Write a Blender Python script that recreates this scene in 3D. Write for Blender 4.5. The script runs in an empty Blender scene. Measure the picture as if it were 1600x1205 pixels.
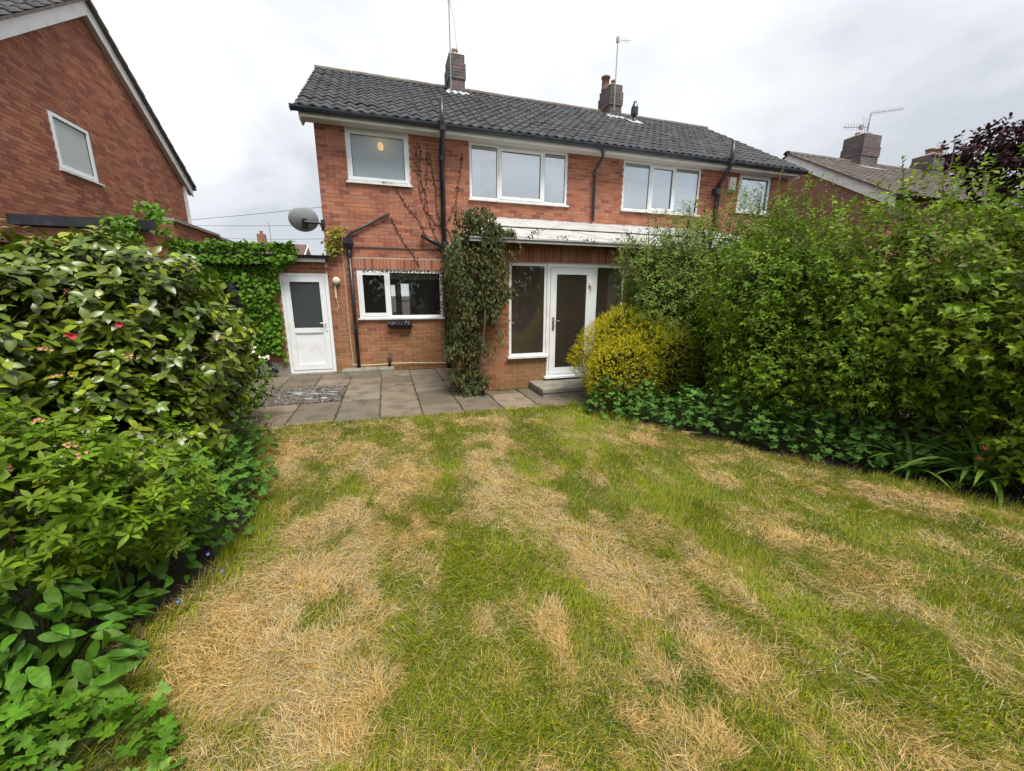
import bpy, math, random
import numpy as np
from mathutils import Matrix, Vector

random.seed(7)
RNG = np.random.default_rng(11)
scene = bpy.context.scene
COL = scene.collection

# ------------------------------------------------------------------ camera
FL_PX, YAW, PITCH, ROLL, CAM_Z = 616.6, math.radians(17.49), math.radians(12.97), math.radians(0.17), 1.70
_f = np.array([math.sin(YAW) * math.cos(PITCH), math.cos(YAW) * math.cos(PITCH), -math.sin(PITCH)])
_r = np.array([math.cos(YAW), -math.sin(YAW), 0.0])
_u = np.cross(_r, _f)
RIGHT = math.cos(ROLL) * _r + math.sin(ROLL) * _u
UP = -math.sin(ROLL) * _r + math.cos(ROLL) * _u
FWD = _f
CAMP = np.array([0, 0, CAM_Z])
cam_data = bpy.data.cameras.new('camera')
cam_data.sensor_width = 36.0
cam_data.sensor_fit = 'HORIZONTAL'
cam_data.lens = 36.0 * FL_PX / 1600.0
cam_data.clip_start = 0.05
cam_data.clip_end = 2000.0
cam = bpy.data.objects.new('camera', cam_data)
COL.objects.link(cam)
cam.matrix_world = Matrix(((RIGHT[0], UP[0], -FWD[0], 0), (RIGHT[1], UP[1], -FWD[1], 0),
                           (RIGHT[2], UP[2], -FWD[2], CAM_Z), (0, 0, 0, 1)))
scene.camera = cam

# ------------------------------------------------------------------ world, sun, exposure
SUN_EL, SUN_AZ = math.radians(64), math.radians(162)   # azimuth clockwise from +Y: behind the camera
world = bpy.data.worlds.new('World')
scene.world = world
world.use_nodes = True
wn, wl = world.node_tree.nodes, world.node_tree.links
wn.clear()
w_out = wn.new('ShaderNodeOutputWorld')
w_bg = wn.new('ShaderNodeBackground')
w_bg.inputs['Strength'].default_value = 0.1
w_sky = wn.new('ShaderNodeTexSky')
w_sky.sky_type = 'NISHITA'
w_sky.sun_disc = False
w_sky.sun_elevation = SUN_EL
w_sky.sun_rotation = SUN_AZ
w_tc = wn.new('ShaderNodeTexCoord')
w_sep = wn.new('ShaderNodeSeparateXYZ')
wl.new(w_tc.outputs['Generated'], w_sep.inputs[0])
def wmath(op, a, b=None):
    n = wn.new('ShaderNodeMath'); n.operation = op
    for i, v in enumerate((a, b)):
        if v is None: continue
        if isinstance(v, (int, float)): n.inputs[i].default_value = v
        else: wl.new(v, n.inputs[i])
    return n.outputs[0]
zz = wmath('ADD', wmath('ABSOLUTE', w_sep.outputs['Z']), 0.28)
w_cmb = wn.new('ShaderNodeCombineXYZ')
wl.new(wmath('DIVIDE', w_sep.outputs['X'], zz), w_cmb.inputs[0])
wl.new(wmath('DIVIDE', w_sep.outputs['Y'], zz), w_cmb.inputs[1])
w_cmb.inputs[2].default_value = 3.7
w_n1 = wn.new('ShaderNodeTexNoise')
w_n1.inputs['Scale'].default_value = 1.15
w_n1.inputs['Detail'].default_value = 6.0
w_n1.inputs['Roughness'].default_value = 0.52
w_n1.inputs['Distortion'].default_value = 0.35
wl.new(w_cmb.outputs[0], w_n1.inputs['Vector'])
w_ramp = wn.new('ShaderNodeValToRGB')
w_ramp.color_ramp.elements[0].position = 0.35
w_ramp.color_ramp.elements[0].color = (0.54, 0.565, 0.60, 1)
w_ramp.color_ramp.elements[1].position = 0.60
w_ramp.color_ramp.elements[1].color = (0.92, 0.935, 0.95, 1)
wl.new(w_n1.outputs['Fac'], w_ramp.inputs[0])
w_gain = wn.new('ShaderNodeVectorMath'); w_gain.operation = 'SCALE'
wl.new(w_ramp.outputs[0], w_gain.inputs[0])
w_gain.inputs['Scale'].default_value = 3.4
w_mix = wn.new('ShaderNodeMix'); w_mix.data_type = 'RGBA'
w_mix.inputs['Factor'].default_value = 0.96
wl.new(w_sky.outputs[0], w_mix.inputs[6])
wl.new(w_gain.outputs[0], w_mix.inputs[7])
wl.new(w_mix.outputs[2], w_bg.inputs['Color'])
wl.new(w_bg.outputs[0], w_out.inputs[0])

sun_data = bpy.data.lights.new('sun', 'SUN')
sun_data.energy = 1.5
sun_data.angle = math.radians(26)
sun_data.color = (1.0, 0.955, 0.87)
sun = bpy.data.objects.new('sun', sun_data)
COL.objects.link(sun)
_sd = Vector((math.sin(SUN_AZ) * math.cos(SUN_EL), math.cos(SUN_AZ) * math.cos(SUN_EL), math.sin(SUN_EL)))
sun.rotation_euler = _sd.to_track_quat('Z', 'Y').to_euler()
sun.location = (-5, -12, 20)

vs = scene.view_settings
vs.view_transform = 'Standard'
vs.look = 'None'
vs.exposure = 1.8
vs.gamma = 1.0
vs.use_curve_mapping = False
scene.cycles.max_bounces = 8
scene.cycles.transparent_max_bounces = 12
scene.cycles.use_denoising = True
scene.cycles.sample_clamp_indirect = 6.0
scene.cycles.caustics_reflective = False
scene.cycles.caustics_refractive = False

# ------------------------------------------------------------------ pixel -> place helpers (1600 x 1205 photograph)
def ray(x, y): return RIGHT * (x - 800) / FL_PX + UP * (602.5 - y) / FL_PX + FWD
def on_y(x, y, Y): d = ray(x, y); return CAMP + d * (Y / d[1])
def on_ground(x, y, Z=0.0): d = ray(x, y); return CAMP + d * ((Z - CAM_Z) / d[2])
def project(P):
    q = np.asarray(P, float) - CAMP
    w = q @ FWD
    w = np.where(np.abs(w) < 1e-3, 1e-3, w)
    return 800 + FL_PX * (q @ RIGHT) / w, 602.5 - FL_PX * (q @ UP) / w, w

def srgb(r, g, b):
    c = np.array([r, g, b], float) / 255.0
    return tuple(np.where(c <= 0.04045, c / 12.92, ((c + 0.055) / 1.055) ** 2.4))

# ------------------------------------------------------------------ value noise in numpy
def vnoise(x, y, seed=0):
    xi, yi = np.floor(x).astype(np.int64), np.floor(y).astype(np.int64)
    xf, yf = x - xi, y - yi
    def h(a, b):
        n = (a * 374761393 + b * 668265263 + seed * 1442695041) & 0xFFFFFFFF
        n = ((n ^ (n >> 13)) * 1274126177) & 0xFFFFFFFF
        return ((n ^ (n >> 16)) & 0xFFFF) / 65535.0
    u, v = xf * xf * (3 - 2 * xf), yf * yf * (3 - 2 * yf)
    return (h(xi, yi) * (1 - u) + h(xi + 1, yi) * u) * (1 - v) + (h(xi, yi + 1) * (1 - u) + h(xi + 1, yi + 1) * u) * v
def fbm(x, y, seed=0, o=4):
    s, a, t = 0.0, 0.5, 0.0
    for i in range(o):
        s = s + a * vnoise(x * 2 ** i, y * 2 ** i, seed + i * 17); t += a; a *= 0.5
    return s / t

# ------------------------------------------------------------------ materials
MATS = {}
def nd(nt, t, **kw):
    n = nt.nodes.new(t)
    for k, v in kw.items():
        if hasattr(n, k): setattr(n, k, v)
        else: n.inputs[k.replace('_', ' ')].default_value = v
    return n
def mat(name, color=(0.5, 0.5, 0.5), rough=0.6, metal=0.0, tint=False, grain=0.0, grain_scale=40.0, bump=0.0, bump_scale=60.0,
        spec=0.5, dirt=None, dirt_scale=1.5, dirt_lo=0.5, dirt_hi=0.75, emit=None, emit_strength=0.0):
    """Principled surface; colour optionally from the 'tint' attribute, with grain, dirt patches and fine relief."""
    m = bpy.data.materials.new(name); m.use_nodes = True
    nt = m.node_tree; nt.nodes.clear()
    L = nt.links.new
    out = nd(nt, 'ShaderNodeOutputMaterial'); b = nd(nt, 'ShaderNodeBsdfPrincipled')
    L(b.outputs[0], out.inputs[0])
    b.inputs['Roughness'].default_value = rough
    b.inputs['Metallic'].default_value = metal
    b.inputs['Specular IOR Level'].default_value = spec
    geo = nd(nt, 'ShaderNodeNewGeometry')
    if tint:
        a = nd(nt, 'ShaderNodeAttribute', attribute_name='tint'); src = a.outputs['Color']
    else:
        c = nd(nt, 'ShaderNodeRGB'); c.outputs[0].default_value = (*color, 1); src = c.outputs[0]
    if grain > 0:
        n = nd(nt, 'ShaderNodeTexNoise'); n.inputs['Scale'].default_value = grain_scale; n.inputs['Detail'].default_value = 5
        n.inputs['Roughness'].default_value = 0.65
        L(geo.outputs['Position'], n.inputs['Vector'])
        mr = nd(nt, 'ShaderNodeMapRange'); mr.inputs[1].default_value = 0.3; mr.inputs[2].default_value = 0.7
        mr.inputs[3].default_value = 1 - grain; mr.inputs[4].default_value = 1 + grain
        L(n.outputs['Fac'], mr.inputs[0])
        v = nd(nt, 'ShaderNodeVectorMath', operation='SCALE'); L(src, v.inputs[0]); L(mr.outputs[0], v.inputs['Scale'])
        src = v.outputs[0]
    if dirt is not None:
        n = nd(nt, 'ShaderNodeTexNoise'); n.inputs['Scale'].default_value = dirt_scale; n.inputs['Detail'].default_value = 6
        n.inputs['Roughness'].default_value = 0.6
        L(geo.outputs['Position'], n.inputs['Vector'])
        mr = nd(nt, 'ShaderNodeMapRange'); mr.inputs[1].default_value = dirt_lo; mr.inputs[2].default_value = dirt_hi
        L(n.outputs['Fac'], mr.inputs[0])
        mx = nd(nt, 'ShaderNodeMix', data_type='RGBA')
        L(mr.outputs[0], mx.inputs['Factor']); L(src, mx.inputs[6]); mx.inputs[7].default_value = (*dirt, 1)
        src = mx.outputs[2]
    L(src, b.inputs['Base Color'])
    if bump > 0:
        n = nd(nt, 'ShaderNodeTexNoise'); n.inputs['Scale'].default_value = bump_scale; n.inputs['Detail'].default_value = 4
        L(geo.outputs['Position'], n.inputs['Vector'])
        bp = nd(nt, 'ShaderNodeBump'); bp.inputs['Strength'].default_value = bump; bp.inputs['Distance'].default_value = 0.01
        L(n.outputs['Fac'], bp.inputs['Height']); L(bp.outputs[0], b.inputs['Normal'])
    if emit is not None:
        b.inputs['Emission Color'].default_value = (*emit, 1); b.inputs['Emission Strength'].default_value = emit_strength
    MATS[name] = m
    return m

def leaf_mat(name, rough=0.45, trans=0.25, spec=0.5, vary=0.28):
    m = bpy.data.materials.new(name); m.use_nodes = True
    nt = m.node_tree; nt.nodes.clear(); L = nt.links.new
    out = nd(nt, 'ShaderNodeOutputMaterial'); b = nd(nt, 'ShaderNodeBsdfPrincipled')
    a = nd(nt, 'ShaderNodeAttribute', attribute_name='tint')
    geo = nd(nt, 'ShaderNodeNewGeometry')
    n = nd(nt, 'ShaderNodeTexNoise'); n.inputs['Scale'].default_value = 45; n.inputs['Detail'].default_value = 3
    L(geo.outputs['Position'], n.inputs['Vector'])
    mr = nd(nt, 'ShaderNodeMapRange'); mr.inputs[1].default_value = 0.3; mr.inputs[2].default_value = 0.7
    mr.inputs[3].default_value = 1 - vary; mr.inputs[4].default_value = 1 + vary
    L(n.outputs['Fac'], mr.inputs[0])
    v = nd(nt, 'ShaderNodeVectorMath', operation='SCALE'); L(a.outputs['Color'], v.inputs[0]); L(mr.outputs[0], v.inputs['Scale'])
    L(v.outputs[0], b.inputs['Base Color'])
    b.inputs['Roughness'].default_value = rough; b.inputs['Specular IOR Level'].default_value = spec
    t = nd(nt, 'ShaderNodeBsdfTranslucent')
    v2 = nd(nt, 'ShaderNodeVectorMath', operation='MULTIPLY'); L(v.outputs[0], v2.inputs[0]); v2.inputs[1].default_value = (1.25, 1.35, 0.6)
    L(v2.outputs[0], t.inputs['Color'])
    mx = nd(nt, 'ShaderNodeMixShader'); mx.inputs[0].default_value = trans
    L(b.outputs[0], mx.inputs[1]); L(t.outputs[0], mx.inputs[2]); L(mx.outputs[0], out.inputs[0])
    MATS[name] = m
    return m

def glass_mat(name, reflect=0.12, tint=(0.9, 0.93, 0.93), haze=0.0, haze_col=(0.7, 0.75, 0.78), rough=0.0):
    m = bpy.data.materials.new(name); m.use_nodes = True
    nt = m.node_tree; nt.nodes.clear(); L = nt.links.new
    out = nd(nt, 'ShaderNodeOutputMaterial')
    tr = nd(nt, 'ShaderNodeBsdfTransparent'); tr.inputs[0].default_value = (*tint, 1)
    gl = nd(nt, 'ShaderNodeBsdfGlossy'); gl.inputs['Roughness'].default_value = rough; gl.inputs['Color'].default_value = (0.95, 0.97, 1, 1)
    geo = nd(nt, 'ShaderNodeNewGeometry')
    nz = nd(nt, 'ShaderNodeTexNoise'); nz.inputs['Scale'].default_value = 1.3; L(geo.outputs['Position'], nz.inputs['Vector'])
    bp = nd(nt, 'ShaderNodeBump'); bp.inputs['Strength'].default_value = 0.05; bp.inputs['Distance'].default_value = 0.05
    L(nz.outputs['Fac'], bp.inputs['Height']); L(bp.outputs[0], gl.inputs['Normal'])
    fr = nd(nt, 'ShaderNodeLayerWeight'); fr.inputs['Blend'].default_value = 0.25
    ad = nd(nt, 'ShaderNodeMath', operation='MULTIPLY_ADD'); L(fr.outputs['Fresnel'], ad.inputs[0])
    ad.inputs[1].default_value = 0.6; ad.inputs[2].default_value = reflect; ad.use_clamp = True
    mx = nd(nt, 'ShaderNodeMixShader'); L(ad.outputs[0], mx.inputs[0]); L(tr.outputs[0], mx.inputs[1]); L(gl.outputs[0], mx.inputs[2])
    last = mx
    if haze > 0:
        d = nd(nt, 'ShaderNodeBsdfDiffuse'); d.inputs[0].default_value = (*haze_col, 1)
        t2 = nd(nt, 'ShaderNodeBsdfTranslucent'); t2.inputs[0].default_value = (*haze_col, 1)
        m0 = nd(nt, 'ShaderNodeMixShader'); m0.inputs[0].default_value = 0.4; L(d.outputs[0], m0.inputs[1]); L(t2.outputs[0], m0.inputs[2])
        m2 = nd(nt, 'ShaderNodeMixShader'); m2.inputs[0].default_value = haze; L(mx.outputs[0], m2.inputs[1]); L(m0.outputs[0], m2.inputs[2])
        last = m2
    L(last.outputs[0], out.inputs[0])
    MATS[name] = m
    return m

def brick_pattern_mat(name, c1, c2, mortar, scale=1.0):
    """Brickwork too far away, or turned too far from the garden, to tell bricks apart."""
    m = bpy.data.materials.new(name); m.use_nodes = True
    nt = m.node_tree; nt.nodes.clear(); L = nt.links.new
    out = nd(nt, 'ShaderNodeOutputMaterial'); b = nd(nt, 'ShaderNodeBsdfPrincipled'); L(b.outputs[0], out.inputs[0])
    geo = nd(nt, 'ShaderNodeNewGeometry'); sp = nd(nt, 'ShaderNodeSeparateXYZ'); L(geo.outputs['Position'], sp.inputs[0])
    ad = nd(nt, 'ShaderNodeMath', operation='ADD'); L(sp.outputs[0], ad.inputs[0]); L(sp.outputs[1], ad.inputs[1])
    cb = nd(nt, 'ShaderNodeCombineXYZ'); L(ad.outputs[0], cb.inputs[0]); L(sp.outputs[2], cb.inputs[1])
    bt = nd(nt, 'ShaderNodeTexBrick'); L(cb.outputs[0], bt.inputs['Vector'])
    bt.inputs['Color1'].default_value = (*c1, 1); bt.inputs['Color2'].default_value = (*c2, 1); bt.inputs['Mortar'].default_value = (*mortar, 1)
    bt.inputs['Scale'].default_value = scale; bt.inputs['Mortar Size'].default_value = 0.006
    bt.inputs['Brick Width'].default_value = 0.225; bt.inputs['Row Height'].default_value = 0.075
    L(bt.outputs['Color'], b.inputs['Base Color']); b.inputs['Roughness'].default_value = 0.9
    MATS[name] = m
    return m

def wall_brick_mat(name, stain, lo=0.1, hi=1.7):
    """Brick faces: tint per brick, fine grain, and algae / damp stain patches low on the wall."""
    m = mat(name, tint=True, rough=0.92, grain=0.16, grain_scale=55, bump=0.35, bump_scale=120, spec=0.25)
    nt = m.node_tree; L = nt.links.new
    b = [n for n in nt.nodes if n.type == 'BSDF_PRINCIPLED'][0]
    src = b.inputs['Base Color'].links[0].from_socket
    geo = nd(nt, 'ShaderNodeNewGeometry'); sp = nd(nt, 'ShaderNodeSeparateXYZ'); L(geo.outputs['Position'], sp.inputs[0])
    mz = nd(nt, 'ShaderNodeMapRange'); mz.inputs[1].default_value = lo; mz.inputs[2].default_value = hi
    mz.inputs[3].default_value = 1.0; mz.inputs[4].default_value = 0.0; L(sp.outputs[2], mz.inputs[0])
    n = nd(nt, 'ShaderNodeTexNoise'); n.inputs['Scale'].default_value = 1.6; n.inputs['Detail'].default_value = 6; n.inputs['Roughness'].default_value = 0.65
    L(geo.outputs['Position'], n.inputs['Vector'])
    mn = nd(nt, 'ShaderNodeMapRange'); mn.inputs[1].default_value = 0.33; mn.inputs[2].default_value = 0.56; L(n.outputs['Fac'], mn.inputs[0])
    mu = nd(nt, 'ShaderNodeMath', operation='MULTIPLY'); L(mz.outputs[0], mu.inputs[0]); L(mn.outputs[0], mu.inputs[1])
    mu2 = nd(nt, 'ShaderNodeMath', operation='MULTIPLY'); L(mu.outputs[0], mu2.inputs[0]); mu2.inputs[1].default_value = 0.9
    mx = nd(nt, 'ShaderNodeMix', data_type='RGBA'); L(mu2.outputs[0], mx.inputs['Factor']); L(src, mx.inputs[6]); mx.inputs[7].default_value = (*stain, 1)
    # broad weathering and run-off streaks
    mp = nd(nt, 'ShaderNodeMapping'); mp.inputs['Scale'].default_value = (2.6, 2.6, 0.55); L(geo.outputs['Position'], mp.inputs['Vector'])
    n2 = nd(nt, 'ShaderNodeTexNoise'); n2.inputs['Scale'].default_value = 1.0; n2.inputs['Detail'].default_value = 5; L(mp.outputs[0], n2.inputs['Vector'])
    mr2 = nd(nt, 'ShaderNodeMapRange'); mr2.inputs[1].default_value = 0.3; mr2.inputs[2].default_value = 0.7; mr2.inputs[3].default_value = 0.80; mr2.inputs[4].default_value = 1.12
    L(n2.outputs['Fac'], mr2.inputs[0])
    v2 = nd(nt, 'ShaderNodeVectorMath', operation='SCALE'); L(mx.outputs[2], v2.inputs[0]); L(mr2.outputs[0], v2.inputs['Scale'])
    L(v2.outputs[0], b.inputs['Base Color'])
    return m

wall_brick_mat('brick', (0.27, 0.165, 0.06), 0.1, 2.0)
mat('mortar', (0.46, 0.34, 0.25), 0.95, grain=0.2, grain_scale=30, bump=0.3, bump_scale=150)
mat('mortar_dark', (0.36, 0.25, 0.19), 0.95, grain=0.2, grain_scale=30)
brick_pattern_mat('brick_far', (0.27, 0.115, 0.075), (0.22, 0.085, 0.055), (0.33, 0.24, 0.19))
mat('upvc', (0.80, 0.82, 0.84), 0.35, dirt=(0.62, 0.63, 0.60), dirt_scale=3.0, dirt_lo=0.52, dirt_hi=0.8)
mat('sill_white', (0.72, 0.73, 0.72), 0.5, dirt=(0.45, 0.44, 0.40), dirt_scale=6.0, dirt_lo=0.48, dirt_hi=0.75)
mat('fascia_white', (0.82, 0.82, 0.80), 0.45, dirt=(0.5, 0.49, 0.45), dirt_scale=3.0, dirt_lo=0.5, dirt_hi=0.8)
mat('panel_white', (0.44, 0.44, 0.43), 0.6, grain=0.08, grain_scale=12, dirt=(0.22, 0.225, 0.20), dirt_scale=2.2, dirt_lo=0.48, dirt_hi=0.78, bump=0.1, bump_scale=20)
mat('soffit', (0.55, 0.54, 0.52), 0.7, grain=0.05, grain_scale=10)
mat('black_plastic', (0.012, 0.014, 0.018), 0.38, dirt=(0.05, 0.055, 0.06), dirt_scale=5, dirt_lo=0.5, dirt_hi=0.8)
mat('gutter_black', (0.018, 0.026, 0.036), 0.32, dirt=(0.055, 0.065, 0.075), dirt_scale=4, dirt_lo=0.45, dirt_hi=0.8)
mat('tile', tint=True, rough=0.85, grain=0.3, grain_scale=22, bump=0.4, bump_scale=60, dirt=(0.12, 0.115, 0.10), dirt_scale=9, dirt_lo=0.58, dirt_hi=0.8, spec=0.3)
mat('ridge', (0.115, 0.095, 0.085), 0.9, grain=0.3, grain_scale=20, dirt=(0.2, 0.18, 0.14), dirt_scale=7, dirt_lo=0.5, dirt_hi=0.75)
mat('lead', (0.36, 0.38, 0.40), 0.6, grain=0.2, grain_scale=25, dirt=(0.62, 0.62, 0.6), dirt_scale=10, dirt_lo=0.45, dirt_hi=0.6)
mat('concrete', (0.25, 0.235, 0.20), 0.95, grain=0.25, grain_scale=35, bump=0.4, bump_scale=90, dirt=(0.12, 0.12, 0.07), dirt_scale=5, dirt_lo=0.45, dirt_hi=0.7)
mat('coping', (0.30, 0.28, 0.25), 0.95, grain=0.2, grain_scale=20)
mat('paving', tint=True, rough=0.9, grain=0.22, grain_scale=28, bump=0.35, bump_scale=70, dirt=(0.085, 0.072, 0.05), dirt_scale=2.8, dirt_lo=0.46, dirt_hi=0.68)
mat('joint', (0.06, 0.055, 0.035), 1.0, grain=0.4, grain_scale=60)
mat('soil', (0.035, 0.026, 0.018), 1.0, grain=0.5, grain_scale=40, bump=0.8, bump_scale=40)
mat('clay', (0.22, 0.125, 0.095), 0.85, grain=0.2, grain_scale=30)
mat('clay_pale', (0.45, 0.38, 0.28), 0.85, grain=0.2, grain_scale=30)
mat('aerial_metal', (0.32, 0.33, 0.34), 0.45, metal=0.7)
mat('dish_grey', (0.25, 0.26, 0.28), 0.5, grain=0.08, grain_scale=8)
mat('dish_black', (0.02, 0.02, 0.022), 0.5)
mat('white_plastic', (0.72, 0.72, 0.66), 0.45)
mat('cream_plastic', (0.60, 0.56, 0.40), 0.5)
mat('cable_cream', (0.55, 0.50, 0.36), 0.6)
mat('cable_dark', (0.10, 0.10, 0.11), 0.6)
mat('handle_metal', (0.55, 0.52, 0.45), 0.3, metal=0.9)
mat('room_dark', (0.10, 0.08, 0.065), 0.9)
mat('room_brown', (0.55, 0.43, 0.35), 0.9, grain=0.1, grain_scale=3)
mat('room_pale', (0.62, 0.64, 0.66), 0.9)
mat('curtain_white', (0.78, 0.78, 0.78), 0.9)
mat('curtain_cream', (0.62, 0.58, 0.46), 0.9)
mat('blind_cream', (0.34, 0.31, 0.22), 0.9)
mat('lamp_glow', (1.0, 0.8, 0.5), 0.5, emit=(1.0, 0.5, 0.14), emit_strength=6.0)
mat('bark', (0.085, 0.062, 0.045), 0.95, grain=0.35, grain_scale=25, bump=0.6, bump_scale=30)
mat('twig', (0.11, 0.07, 0.05), 0.9, grain=0.3, grain_scale=30)
mat('stem_green', (0.09, 0.12, 0.03), 0.7, grain=0.2, grain_scale=20)
mat('straw_stick', (0.35, 0.26, 0.14), 0.9)
mat('bin_plastic', (0.015, 0.015, 0.016), 0.28)
mat('petal', tint=True, rough=0.6)
mat('stone', tint=True, rough=0.85, grain=0.2, grain_scale=40)
leaf_mat('leaf', 0.5, 0.25, 0.2)
leaf_mat('leaf_gloss', 0.33, 0.12, 0.5, vary=0.1)
leaf_mat('leaf_dull', 0.7, 0.22, 0.12)
leaf_mat('grass', 0.6, 0.22, 0.25, vary=0.08)
glass_mat('glass_low', 0.06, (0.88, 0.9, 0.88), haze=0.025, haze_col=(0.5, 0.48, 0.44))
glass_mat('glass_patio', 0.06, (0.85, 0.86, 0.84), haze=0.085, haze_col=(0.46, 0.37, 0.31))
glass_mat('glass_up', 0.34, (0.84, 0.91, 0.95))
glass_mat('glass_frost', 0.12, (0.7, 0.75, 0.8), haze=0.75, haze_col=(0.56, 0.67, 0.73), rough=0.15)
glass_mat('glass_door', 0.05, (0.3, 0.33, 0.33), haze=0.55, haze_col=(0.16, 0.19, 0.195), rough=0.2)
glass_mat('glass_gable', 0.2, (0.7, 0.75, 0.75), haze=0.8, haze_col=(0.76, 0.82, 0.80), rough=0.2)

# ------------------------------------------------------------------ mesh helpers
class MB:
    """Collects shapes; build() links them as one mesh object."""
    def __init__(s): s.v, s.f = [], []
    def add(s, verts, faces):
        o = len(s.v); s.v += [tuple(map(float, p)) for p in verts]; s.f += [tuple(i + o for i in q) for q in faces]; return s
    def box(s, x0, x1, y0, y1, z0, z1):
        return s.add([(x0, y0, z0), (x1, y0, z0), (x1, y1, z0), (x0, y1, z0), (x0, y0, z1), (x1, y0, z1), (x1, y1, z1), (x0, y1, z1)],
                     [(3, 2, 1, 0), (4, 5, 6, 7), (0, 1, 5, 4), (1, 2, 6, 5), (2, 3, 7, 6), (3, 0, 4, 7)])
    def bbox(s, x0, x1, y0, y1, z0, z1, b=0.006):
        """box with its upper edges chamfered"""
        v = [(x0, y0, z0), (x1, y0, z0), (x1, y1, z0), (x0, y1, z0), (x0, y0, z1 - b), (x1, y0, z1 - b), (x1, y1, z1 - b), (x0, y1, z1 - b),
             (x0 + b, y0 + b, z1), (x1 - b, y0 + b, z1), (x1 - b, y1 - b, z1), (x0 + b, y1 - b, z1)]
        return s.add(v, [(3, 2, 1, 0), (0, 1, 5, 4), (1, 2, 6, 5), (2, 3, 7, 6), (3, 0, 4, 7), (4, 5, 9, 8), (5, 6, 10, 9), (6, 7, 11, 10), (7, 4, 8, 11), (8, 9, 10, 11)])
    def quad(s, a, b, c, d): return s.add([a, b, c, d], [(0, 1, 2, 3)])
    def poly(s, pts): return s.add(pts, [tuple(range(len(pts)))])
    def prism(s, pts, d):
        """closed polygon pushed along vector d"""
        n = len(pts); d = np.array(d, float); p = [np.array(q, float) for q in pts]
        return s.add(p + [q + d for q in p], [tuple(range(n))[::-1], tuple(range(n, 2 * n))] + [(i, (i + 1) % n, n + (i + 1) % n, n + i) for i in range(n)])
    def tube(s, pts, r, n=8, cap=True):
        P = [np.array(p, float) for p in pts]; k = len(P)
        rr = r if hasattr(r, '__len__') else [r] * k
        rings = []; ref = None
        for i in range(k):
            t = P[min(i + 1, k - 1)] - P[max(i - 1, 0)]; t = t / (np.linalg.norm(t) + 1e-9)
            if ref is None: ref = np.array([0, 0, 1.0]) if abs(t[2]) < 0.9 else np.array([1.0, 0, 0])
            a = np.cross(t, ref); a /= np.linalg.norm(a) + 1e-9; b = np.cross(a, t); ref = b
            rings += [P[i] + rr[i] * (math.cos(2 * math.pi * j / n) * a + math.sin(2 * math.pi * j / n) * b) for j in range(n)]
        F = [(i * n + j, i * n + (j + 1) % n, (i + 1) * n + (j + 1) % n, (i + 1) * n + j) for i in range(k - 1) for j in range(n)]
        if cap: F += [tuple(range(n))[::-1], tuple((k - 1) * n + j for j in range(n))]
        return s.add(rings, F)
    def lathe(s, prof, c, n=14, axis=2):
        """profile of (radius, height) turned round an axis through c"""
        V = []
        for r, h in prof:
            for j in range(n):
                a = 2 * math.pi * j / n; p = [r * math.cos(a), r * math.sin(a), h]
                if axis == 1: p = [p[0], p[2], p[1]]
                V.append((c[0] + p[0], c[1] + p[1], c[2] + p[2]))
        k = len(prof)
        F = [(i * n + j, i * n + (j + 1) % n, (i + 1) * n + (j + 1) % n, (i + 1) * n + j) for i in range(k - 1) for j in range(n)]
        F += [tuple(range(n))[::-1], tuple((k - 1) * n + j for j in range(n))]
        return s.add(V, F)
    def build(s, name, material, parent=None, tint=None, smooth=False):
        me = bpy.data.meshes.new(name); me.from_pydata(s.v, [], s.f)
        me.materials.append(MATS[material])
        if tint is not None:
            a = me.attributes.new('tint', 'FLOAT_COLOR', 'POINT')
            a.data.foreach_set('color', np.tile(np.array([*tint, 1.0], np.float32), len(s.v)))
        if smooth: me.polygons.foreach_set('use_smooth', np.ones(len(me.polygons), bool))
        me.validate()
        return link(name, me, parent)

def link(name, data, parent=None):
    o = bpy.data.objects.new(name, data); COL.objects.link(o)
    if parent is not None:
        o.parent = parent
        o.matrix_parent_inverse = Matrix.Translation(-parent_world(parent))
    return o
def parent_world(o):
    p = Vector(o.location)
    return p
def tag(o, label=None, cat=None, group=None, kind=None):
    if label: o['label'] = label
    if cat: o['category'] = cat
    if group: o['group'] = group
    if kind: o['kind'] = kind
    return o
def empty(name, loc=(0, 0, 0)):
    o = bpy.data.objects.new(name, None); COL.objects.link(o); o.location = loc; o.empty_display_size = 0.1
    return o
def np_mesh(name, V, F, material, parent=None, tint=None, smooth=False):
    """V (N,3), F (M,k) with one face size, tint (N,3)"""
    me = bpy.data.meshes.new(name)
    V = np.ascontiguousarray(V, np.float32); F = np.ascontiguousarray(F, np.int32); k = F.shape[1]
    me.vertices.add(len(V)); me.vertices.foreach_set('co', V.ravel())
    me.loops.add(F.size); me.loops.foreach_set('vertex_index', F.ravel())
    me.polygons.add(len(F)); me.polygons.foreach_set('loop_start', np.arange(0, F.size, k, dtype=np.int32))
    me.polygons.foreach_set('loop_total', np.full(len(F), k, np.int32))
    me.polygons.foreach_set('use_smooth', np.full(len(F), bool(smooth)))
    me.materials.append(MATS[material])
    if tint is not None:
        a = me.attributes.new('tint', 'FLOAT_COLOR', 'POINT')
        c = np.ones((len(V), 4), np.float32); c[:, :3] = tint; a.data.foreach_set('color', c.ravel())
    me.update(calc_edges=True)
    return link(name, me, parent)
def tint_mesh(name, V, F, material, tint, smooth=False):
    me = bpy.data.meshes.new(name); me.from_pydata([tuple(map(float, p)) for p in V], [], [tuple(int(i) for i in f) for f in F]); me.materials.append(MATS[material])
    a = me.attributes.new('tint', 'FLOAT_COLOR', 'POINT')
    a.data.foreach_set('color', np.tile(np.array([*tint, 1.0], np.float32), len(V)))
    if smooth: me.polygons.foreach_set('use_smooth', np.ones(len(me.polygons), bool))
    return me
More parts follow.
